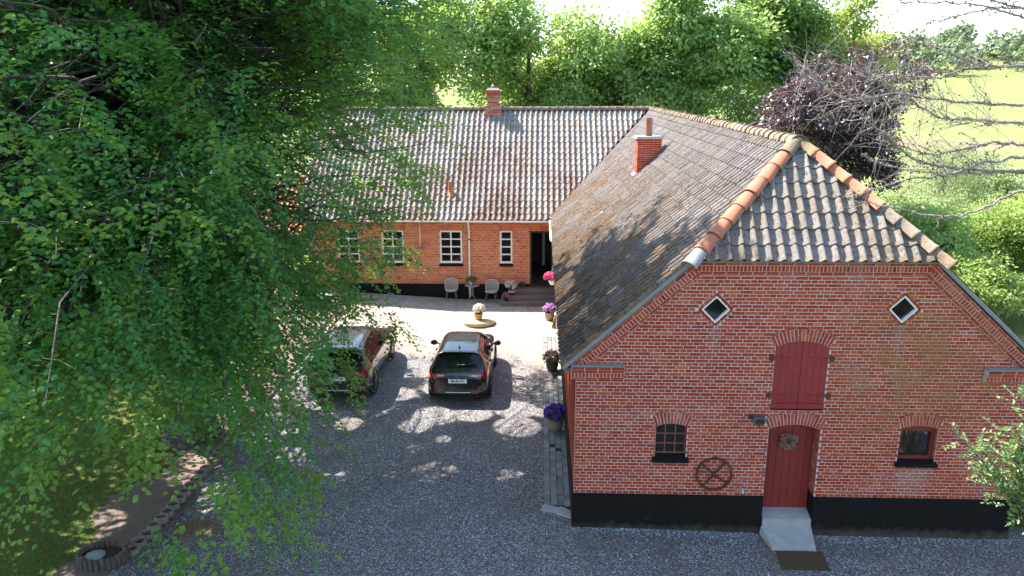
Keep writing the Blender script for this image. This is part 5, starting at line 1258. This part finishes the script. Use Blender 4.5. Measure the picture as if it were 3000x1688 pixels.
# ------------------------------------------------------------------ other trees
def lump(d, seed):
    r = np.random.default_rng(seed); v = np.zeros(len(d))
    for _ in range(5):
        w = r.normal(size=3)*2.6; v += np.sin(d@w+r.uniform(0, 6))*.09
    return 1+v
def make_tree(name, label, cat_, group, base, radii, cz, nclump, per, leafL, mat, seed, clump=.8, flat=.55, trunk=.25, bark_='bark', shape='quad', limbs=14, wl=.62, lobes=16, zmin=None, stems=1):
    r = np.random.default_rng(seed); o = empty(name, base); tag(o, label, cat_, group)
    nl = lobes; ld_ = unit(r.normal(size=(nl, 3))); ld_[:, 2] = ld_[:, 2]*.9+.1; lk = r.uniform(.35, .82, (nl, 1)); Lc = ld_*np.array(radii)*lk; Lr = np.array(radii)*r.uniform(.26, .46, (nl, 1))
    pick_ = r.integers(0, nl, nclump); d = unit(r.normal(size=(nclump, 3))); d[:, 2] = np.abs(d[:, 2])*1.2-.35; d = unit(d); k = (.55+.45*r.random(nclump)**.6)*lump(d, seed)
    Cc = Lc[pick_]+d*Lr[pick_]*k[:, None]+np.array([0, 0, cz])
    if zmin is not None: Cc[:, 2] = np.maximum(Cc[:, 2], zmin+r.random(nclump)*.6)
    n = nclump*per; sz = clump*r.uniform(.6, 1.25, (nclump, 1, 1))
    g = r.normal(size=(nclump, per, 3)); g = g/np.maximum(np.linalg.norm(g, axis=2, keepdims=True), .3)*r.random((nclump, per, 1))**.45
    P = Cc[:, None, :]+g*sz*np.array([1, 1, flat])
    outw = unit(d*np.array([1, 1, .6])); 
    Dl = outw[:, None, :]*.6+g*.6+r.normal(size=(nclump, per, 3))*.5-np.array([0, 0, .35])
    Nl = np.array([0, 0, .9])+outw[:, None, :]*.5+r.normal(size=(nclump, per, 3))*.5
    ls = leafL*r.uniform(.65, 1.25, n)
    link('crown', leaf_mesh('crown', P.reshape(-1, 3), Dl.reshape(-1, 3), Nl.reshape(-1, 3), ls, ls*wl, M[mat], shape), o)
    m = MB(); top = cz+radii[2]*.55
    for s in range(stems):
        ox, oy = (0, 0) if stems == 1 else r.normal(size=2)*trunk*1.6
        pts = [(ox+r.normal()*.04*i, oy+r.normal()*.04*i, z) for i, z in enumerate(np.linspace(-.3, top, 6))]
        m.tube(pts, list(np.linspace(trunk, trunk*.15, 6)), 8)
        ii = r.choice(nclump, size=min(limbs, nclump), replace=False)
        for i in ii:
            c = Cc[i]; h = max(.3, min(top*.9, c[2]-.35*np.hypot(c[0], c[1])-.4)); f = h/top; a = np.array(pts[min(5, int(f*5))]); a[2] = h
            mid = (a+c)/2+np.array([0, 0, .25]); rr_ = trunk*(.42-.25*f); m.tube([a, mid, c], [max(.02, rr_), max(.015, rr_*.6), .012], 5, cap=False)
    m.build('trunk', M[bark_], o)
    return o
GB = 'trees behind the farmhouse'
make_tree('maple_tree', 'slender light green tree beside the beech, behind the house end', 'tree', GB, (-7.6, 33, 0), (3.0, 2.8, 6.0), 8.6, 420, 66, .27, 'leaf_maple', 31, 1.0)
make_tree('maple_tree', 'broad round-topped green tree behind the ridge chimney', 'tree', GB, (-1.5, 33.5, 0), (4.6, 4.0, 7.0), 8.2, 720, 66, .27, 'leaf_maple', 32, 1.15, trunk=.35)
make_tree('small_maple_tree', 'lower dark tree filling the gap between two tall crowns', 'tree', GB, (3.0, 35.5, 0), (2.6, 2.6, 4.8), 6.0, 300, 62, .27, 'leaf_maple_dark', 33, .95)
make_tree('maple_tree', 'dense tall maple rising behind the roof valley', 'tree', GB, (7.1, 33.5, 0), (4.6, 4.2, 7.0), 8.2, 720, 66, .28, 'leaf_maple', 34, 1.2, trunk=.35)
make_tree('maple_tree', 'tall dark green tree behind the wing chimney', 'tree', GB, (13.2, 34.5, 0), (3.9, 3.6, 7.0), 8.2, 560, 66, .27, 'leaf_maple_dark', 35, 1.1, trunk=.32)
make_tree('ash_tree', 'yellow-green airy tree standing above the copper beech', 'tree', GB, (18.3, 36, 0), (2.8, 2.7, 5.2), 9.2, 300, 60, .26, 'leaf_lime', 36, 1.0)
make_tree('maple_tree', 'green tree showing through the beech crown above the annex', 'tree', GB, (-13.2, 31, 0), (4.2, 4, 7.5), 9.0, 360, 54, .24, 'leaf_maple', 37, 1.2)
make_tree('maple_tree', 'pale green tree far behind the annex roof', 'tree', GB, (-21.5, 33, 0), (4.6, 4.2, 7.5), 9.0, 330, 54, .26, 'leaf_lime', 38, 1.3)
make_tree('maple_tree', 'bright tree at the outer end of the annex', 'tree', GB, (-24.0, 22, 0), (4.2, 4.2, 6.5), 7.5, 300, 54, .26, 'leaf_bush', 39, 1.3)
make_tree('added_shade_beech', 'second beech added out of view to shade the lawn', 'tree', None, (-18.9, 4.0, 0), (5.2, 7.5, 4.4), 6.2, 420, 60, .26, 'leaf_beech', 40, 1.2, trunk=.4, bark_='bark_beech')  # added off-frame tree, there to keep sun off the ground on the left
make_tree('added_shade_beech', 'third beech added to shade the lawn near the annex terrace', 'tree', None, (-20.3, 13.2, 0), (4.6, 4.6, 5.0), 7.0, 300, 60, .26, 'leaf_beech', 41, 1.2, trunk=.35, bark_='bark_beech')  # another added tree, keeping the lawn behind the beech crown shaded
for i, (x, y, rr_, h) in enumerate(((-4.5, 29.5, 2.4, 3.0), (1.2, 30.2, 2.6, 3.4), (5.2, 30.5, 2.2, 3.0), (10.4, 30.2, 2.6, 3.4), (15.6, 31.0, 2.2, 2.8))):
    make_tree('understorey_bush', 'leafy bush under the tall trees behind the farmhouse ridge', 'bush', 'bushes under the tall trees', (x, y, 0), (rr_, 1.8, h), h+2.0, 110, 50, .2, 'leaf_maple_dark' if i % 2 else 'leaf_bush', 50+i, .9, trunk=.09)
make_tree('copper_beech', 'dark purple-leaved copper beech behind the wing roof', 'tree', None, (11.5, 19.5, 0), (3.5, 3.2, 3.7), 5.8, 620, 62, .16, 'leaf_copper', 60, .62, .4, .28, 'bark_beech')
make_tree('green_shrub', 'dark green shrub at the foot of the copper beech', 'bush', None, (15.2, 18.6, -.2), (1.7, 1.6, 2.0), 1.9, 220, 50, .15, 'leaf_maple', 61, .6, trunk=.08, stems=2)
make_tree('willow_shrub', 'feathery grey-green willow before the pale field', 'bush', None, (19.6, 26.0, -.3), (3.0, 2.6, 3.0), 2.7, 420, 54, .13, 'leaf_willow', 62, .75, .8, trunk=.09, wl=.3, stems=3)
make_tree('elder_bush', 'yellow-green bush in front of the willow', 'bush', None, (18.9, 20.0, -.3), (2.9, 2.3, 2.3), 1.9, 400, 54, .15, 'leaf_bush', 63, .7, trunk=.08, stems=3)
make_tree('maple_sapling', 'bright broad-leaved young maple beside the willow', 'tree', None, (22.6, 20.5, -.3), (2.6, 2.3, 2.9), 2.4, 380, 50, .22, 'leaf_bush', 64, .8, trunk=.1, stems=2)
make_tree('elder_bush', 'low rounded bush between the wing and the willow', 'bush', None, (16.4, 22.5, -.3), (2.1, 1.9, 2.2), 1.9, 260, 50, .15, 'leaf_willow', 65, .65, trunk=.07, stems=2)
make_tree('hazel_bush', 'lime green bush at the edge of the lawn strip', 'bush', None, (20.9, 16.6, -.3), (2.2, 1.8, 1.5), 1.2, 300, 50, .15, 'leaf_lime', 66, .6, trunk=.06, stems=3)
make_tree('hazel_bush', 'shaded green shrub behind the outer gable corner', 'bush', None, (9.55, 1.1, -.2), (.9, 1.6, 1.5), 1.45, 170, 46, .13, 'leaf_maple_dark', 67, .5, trunk=.05, stems=2)
make_tree('elder_bush', 'fresh green bush beyond the wing eaves', 'bush', None, (15.6, 15.2, -.3), (1.8, 1.6, 1.5), 1.2, 220, 50, .15, 'leaf_bush', 71, .6, trunk=.06, stems=2)
make_tree('field_bush', 'round bush at the edge of the pale field', 'bush', None, (25.5, 29.0, -.3), (3.2, 2.6, 2.6), 2.2, 300, 46, .2, 'leaf_willow', 72, .8, trunk=.08, stems=2)
# pale leafed branches at the gable corner
hb_base = np.array([7.95, -2.6, -.12]); hbm = empty('hornbeam_bush', tuple(hb_base)); tag(hbm, 'pale glossy leafed bush reaching across the gable corner', 'bush')
rh_ = np.random.default_rng(68); hw = MB(); HPp, HD, HN = [], [], []
for ex, ey, ez in [(5.8, -2.6, 3.2), (6.15, -2.5, 2.85), (6.3, -2.7, 2.75), (6.5, -2.6, 3.95), (6.45, -2.4, 3.35), (6.75, -2.6, 2.6), (6.7, -2.8, 3.4), (6.05, -2.6, 3.1), (6.9, -2.6, 3.9), (7.1, -2.4, 3.0), (7.2, -2.8, 3.6), (6.95, -2.5, 2.3), (7.3, -2.6, 1.9), (7.4, -2.7, 4.2), (7.7, -2.3, 3.4), (7.9, -2.9, 2.6), (8.3, -2.5, 3.4), (8.5, -2.6, 2.5), (6.35, -2.65, 3.2), (6.6, -2.5, 3.0)]:
    e = np.array([ex, ey, ez])-hb_base; mid = e*.55+np.array([0, 0, .7]); pts = bez(np.zeros(3), mid, e, np.linspace(0, 1, 8)); hw.tube(list(pts), list(np.linspace(.022, .004, 8)), 5, cap=False)
    ns = 20; ts = 1-rh_.random(ns)**1.3*.5; P = bez(np.zeros(3), mid, e, ts)+rh_.normal(size=(ns, 3))*.05; T = unit(bez(np.zeros(3), mid, e, ts)-bez(np.zeros(3), mid, e, ts-.03))
    D = unit(T+rh_.normal(size=(ns, 3))*.6); k = 10; tt = np.linspace(.1, 1, k)[None, :, None]; S = unit(np.cross(D, up)); alt = np.where(np.arange(k) % 2 == 0, 1., -1.)[None, :, None]
    HPp.append((P[:, None, :]+D[:, None, :]*.3*tt-up*.05*tt).reshape(-1, 3)); HD.append((D[:, None, :]*.6+S[:, None, :]*alt*.8+rh_.normal(size=(ns, k, 3))*.2).reshape(-1, 3)); HN.append((up+rh_.normal(size=(ns, k, 3))*.45).reshape(-1, 3))
HPp, HD, HN = cat(HPp), cat(HD), cat(HN); link('crown', leaf_mesh('crown', HPp, HD, HN, rh_.uniform(.05, .085, len(HPp)), .045, M['leaf_pale'], 'leaf'), hbm); hw.build('trunk', M['bark'], hbm)
make_tree('yard_shrub', 'bright green upright shrub in the soil bed', 'bush', None, (-10.0, 15.2, .2), (.75, .75, .95), 1.0, 130, 60, .09, 'leaf_bush', 69, .32, .8, trunk=.04, stems=3)
make_tree('rose_bush', 'small bush with a white bloom beside the brick edging', 'bush', None, (-8.75, 15.9, .2), (.45, .4, .5), .55, 60, 40, .08, 'leaf_herb', 70, .25, .8, trunk=.02, stems=2)
# trees across the road behind the camera, seen in the panes
for i, (x, y) in enumerate(((-9, -38), (2, -36), (12, -39), (23, -36), (-22, -34))):
    make_tree('roadside_tree', 'dark green tree across the road facing the gable', 'tree', 'trees facing the gable', (x, y, 0), (6.2, 4.5, 7.5), 8.5, 240, 44, .45, 'leaf_maple_dark', 80+i, 1.9, trunk=.3)
make_tree('roadside_tree', 'dark green tree across the drive facing the gable hatch', 'tree', 'trees facing the gable', (13.0, -15.0, 0), (3.0, 2.0, 3.0), 3.4, 150, 44, .3, 'leaf_maple_dark', 90, 1.0, trunk=.2)
make_tree('copper_shrub', 'copper leaved shrub beside the drive facing the gable', 'bush', None, (6.3, -15.6, 0), (1.9, 1.5, 1.6), 1.6, 110, 44, .22, 'leaf_copper', 91, .7, trunk=.1)
# nettles and grass
def herb(name, label, inside, n, x0, x1, y0, y1, h, L, mat, wl=.5, seed=5):
    r = np.random.default_rng(seed); P = np.stack([r.uniform(x0, x1, n), r.uniform(y0, y1, n)], 1); P = P[[inside(a, b) for a, b in P]]; n = len(P)
    z = terrain_z(P[:, 0], P[:, 1]); b = np.stack([P[:, 0], P[:, 1], z+h*r.random(n)], 1); D = r.normal(size=(n, 3)); D[:, 2] = np.abs(D[:, 2])*.6+.1
    Nn = np.array([0, 0, 1.])+r.normal(size=(n, 3))*.5
    tag(link(name, leaf_mesh(name, b, D, Nn, L*r.uniform(.6, 1.3, n), L*wl, M[mat])), label, kind='stuff')
herb('nettles', 'band of pale nettles beyond the lawn strip', lambda x, y: abs((y-16.5)-(19.0-x)*.55) < 2.2 and x > 13, 16000, 13, 26, 10, 23, .55, .15, 'leaf_willow')
def blades(name, label, inside, n, x0, x1, y0, y1, h, seed):
    r = np.random.default_rng(seed); P = np.stack([r.uniform(x0, x1, n), r.uniform(y0, y1, n)], 1); P = P[[inside(a, b) for a, b in P]]; n = len(P)
    b = np.stack([P[:, 0], P[:, 1], terrain_z(P[:, 0], P[:, 1])], 1); D = np.stack([r.normal(size=n)*.5, r.normal(size=n)*.5, np.ones(n)], 1); Nn = np.stack([r.normal(size=n), r.normal(size=n), r.normal(size=n)*.2], 1)
    tag(link(name, leaf_mesh(name, b, D, Nn, h*r.uniform(.5, 1.3, n), .014, M['grass_blade'])), label, kind='stuff')
blades('grass', 'short lawn grass under the beech', lambda x, y: x < -9.2 and not soil_in(x, y) and y < 16.2 and not (y > 14.5 and x > -12.5), 60000, -17, -9, -4, 16.2, .08, 8)
blades('lawn_strip', 'sunlit mown grass strip beyond the wing', lambda x, y: True, 14000, 11, 20, 8, 17, .07, 9)
r = np.random.default_rng(4); n = 15000; gx = r.uniform(-8.2, 9.5, n); gy_ = -5.5+8.*r.random(n)**.8
ok = ~((gx > -.65) & (gy_ > -.04)) & ~((gx > 3.6) & (gx < 4.75) & (gy_ > -1.25)); gx, gy_ = gx[ok], gy_[ok]
ex = r.uniform(-.05, 8.5, 5000); ey = -.05-np.abs(r.normal(size=5000))*.12; o2 = ~((ex > 3.6) & (ex < 4.75)); gx = cat([gx, ex[o2]]); gy_ = cat([gy_, ey[o2]]); n = len(gx)
sz = r.uniform(.008, .02, (n, 1, 1)); oct_ = np.array([(1, 0, 0), (0, 1, 0), (-1, 0, 0), (0, -1, 0), (0, 0, .75)], float)
V = oct_[None]*sz*(1+r.normal(size=(n, 5, 1))*.25); a_ = r.uniform(0, 6.28, n); ca_, sa_ = np.cos(a_)[:, None], np.sin(a_)[:, None]
V = np.stack([V[:, :, 0]*ca_-V[:, :, 1]*sa_, V[:, :, 0]*sa_+V[:, :, 1]*ca_, V[:, :, 2]], 2)+np.stack([gx, gy_, gz(gx, gy_)+.013], 1)[:, None, :]
F3 = (np.arange(n)[:, None, None]*5+np.array([[0, 1, 4], [1, 2, 4], [2, 3, 4], [3, 0, 4]])[None]).reshape(-1, 3)
tg = NT('gravel_stone'); tg.set(tg.ramp(tg.rnd(), [(0, (.05, .05, .06)), (.5, (.13, .13, .14)), (.8, (.3, .29, .28)), (1, (.62, .6, .57))]), .85)
tag(link('gravel', np_mesh('gravel', V.reshape(-1, 3), F3, tg.m)), 'loose grey gravel stones on the driveway', kind='stuff')
n = 900; lx = r.uniform(-8.2, 3, n); ly = r.uniform(-5, 9, n); ok = ~((lx > -.05) & (ly > -.1)); lx, ly = lx[ok], ly[ok]; n = len(lx)
leaf_mat('leaf_dry', (.10, .06, .03), (.22, .13, .06), (.2, .12, .04), .1, .8, .2)
tag(link('leaf_litter', leaf_mesh('leaf_litter', np.stack([lx, ly, gz(lx, ly)+.022], 1), np.stack([r.normal(size=n), r.normal(size=n), r.normal(size=n)*.1], 1), np.array([0, 0, 1.])+r.normal(size=(n, 3))*.2, .07, .045, M['leaf_dry'], 'leaf')), 'dry fallen leaves strewn over the driveway', kind='stuff')
# distant wood on the hill
r = np.random.default_rng(77); WP, WD, WN = [], [], []
for i in range(120):
    x = r.uniform(60, 330); y = r.uniform(300, 420)-.12*abs(x-190); h = r.uniform(7, 13); w = r.uniform(4.5, 8.5); k = 150
    d = unit(r.normal(size=(k, 3))); kk = r.random((k, 1))**.3*lump(d, i)[:, None]
    p = d*np.array([w, w, h*.62])*kk+np.array([x, y, float(terrain_z(x, y))+h*.55]); WP.append(p); WD.append(r.normal(size=(k, 3))); WN.append(d+np.array([0, 0, .6])+r.normal(size=(k, 3))*.3)
WP, WD, WN = cat(WP), cat(WD), cat(WN)
tag(link('distant_wood', leaf_mesh('distant_wood', WP-WD/np.linalg.norm(WD, axis=1, keepdims=True)*.9, WD, WN, 2.3, 2.0, M['leaf_far'])), 'haze-tinted mixed wood on the hill beyond the field', kind='stuff')
# ------------------------------------------------------------------ bare larch at the gable corner
BL = [[(7.58, -1.0, 8.18), (6.83, -1.0, 8.16), (5.76, -1.0, 8.23), (4.75, -1.2, 8.35), (3.96, -1.4, 8.27), (3.12, -1.5, 8.68)], [(7.77, -0.8, 7.88), (7.0, -0.8, 7.88), (6.22, -0.8, 7.94), (5.54, -0.9, 8.01), (4.83, -1.0, 8.41), (3.74, -1.0, 8.83)], [(7.85, -1.2, 7.66), (6.81, -1.2, 7.57), (6.29, -1.1, 7.59), (5.63, -1.0, 7.4), (5.19, -1.0, 7.49), (4.61, -1.0, 7.65)], [(8.15, -1.0, 7.09), (7.0, -1.0, 7.15), (6.1, -1.0, 7.18), (5.27, -1.0, 7.34), (4.48, -1.1, 7.9), (3.17, -1.3, 8.8)], [(7.87, -1.3, 7.48), (6.78, -1.3, 7.39), (6.16, -1.3, 7.3), (5.65, -1.3, 7.12), (5.03, -1.2, 7.01), (4.28, -1.0, 6.7)], [(8.26, -0.9, 6.88), (7.11, -0.9, 6.82), (6.56, -0.9, 6.56), (5.95, -0.9, 6.39), (4.91, -0.9, 6.56), (4.45, -0.9, 6.65)], [(8.17, -1.0, 6.96), (7.0, -1.0, 7.12), (6.05, -1.0, 7.1), (5.48, -1.0, 7.12), (4.97, -1.0, 7.21), (4.42, -1.0, 7.41)], [(7.76, -1.1, 8.78), (6.67, -1.1, 8.79), (6.05, -1.1, 8.76), (5.49, -1.1, 8.97), (4.99, -1.1, 9.11)], [(7.58, -1.4, 8.69), (6.5, -1.4, 8.75), (5.78, -1.4, 8.73), (5.22, -1.4, 8.58), (4.63, -1.4, 8.62), (4.22, -1.4, 8.53)], [(7.4, -1.5, 9.27), (6.33, -1.5, 9.42), (5.77, -1.5, 9.58), (5.14, -1.5, 9.64), (4.54, -1.5, 9.63)], [(7.29, -1.6, 9.48), (6.25, -1.6, 9.54), (5.7, -1.6, 9.68), (5.07, -1.6, 9.77)], [(7.52, -1.3, 9.37), (6.43, -1.3, 9.56), (5.88, -1.3, 9.55), (5.44, -1.3, 9.45), (5.04, -1.3, 9.38)]]
TH = [.036, .042, .03, .046, .034, .028, .023, .023, .023, .023, .023, .02]; TWIG = [60, 60, 20, 70, 14, 4, 4, 6, 12, 5, 4, 4]
LB = np.array([10.6, -1.1, -.15]); larch = empty('larch_tree', tuple(LB)); tag(larch, 'bare larch with dead cone-studded branches beside the gable', 'tree')
m = MB(); m.tube([(0, 0, -.2), (0, 0, 4), (.05, .05, 9), (0, 0, 14)], [.26, .2, .14, .03], 10); m.build('trunk', M['bark_larch'], larch)
r = np.random.default_rng(9); cones = MB()
def cone_at(p): cones.lathe([(0, -.014), (.011, -.009), (.014, 0), (.008, .012), (0, .016)], 5, tuple(p), smooth=False)
for pl, th, ntw in zip(BL, TH, TWIG):
    pts = [np.array([10.55, -1.1, pl[0][2]-.4])]+[np.array(p) for p in pl]; n = len(pts); m = MB(); fine = []
    for t in np.linspace(0, n-1, n*5): fine.append(cr1(pts, t)+r.normal(size=3)*.012)
    rad = np.linspace(th, .007, len(fine)); m.tube([p-LB for p in fine], list(rad), 6, cap=False)
    for q in range(int(len(fine)*9)):
        i = r.integers(8, len(fine)-1); p = fine[i]+(fine[i+1]-fine[i])*r.random(); d = unit(r.normal(size=3)); e = p+d*(rad[i]+r.uniform(.01, .05)); m.tube([p-LB, e-LB], [.006, .004], 3, cap=False)
    for q in range(ntw):
        i = r.integers(int(len(fine)*.42), len(fine)-1); p = fine[i]; fw_ = unit(fine[min(i+1, len(fine)-1)]-fine[i-1])
        d = unit(fw_*r.uniform(.2, 1.1)+r.normal(size=3)*np.array([.4, .5, .55])); L = r.uniform(.25, 1.25)*(1.0 if ntw > 20 else .55); tw = [p]; dd = d.copy()
        for s in range(5): dd = unit(dd+r.normal(size=3)*.22+np.array([0, 0, .05])); tw.append(tw[-1]+dd*L/5)
        m.tube([x-LB for x in tw], list(np.linspace(.006, .0018, 6)), 4, cap=False)
        for s in range(1, 5):
            if r.random() < .7:
                d2 = unit(dd+r.normal(size=3)*.8); L2 = r.uniform(.1, .45)*(1 if ntw > 20 else .5); m.tube([tw[s]-LB, tw[s]+d2*L2*.5-LB+np.array([0, 0, .02]), tw[s]+d2*L2-LB], [.0035, .003, .002], 3, cap=False)
            if r.random() < .3: cone_at(tw[s]-LB+r.normal(size=3)*.012)
    for q in range(14): i = r.integers(10, len(fine)); cone_at(fine[i]-LB+r.normal(size=3)*np.array([.02, .02, .03]))
    m.build('branch', M['bark_larch'], larch)
tag(cones.build('cones', M['rust'], larch), kind='stuff')
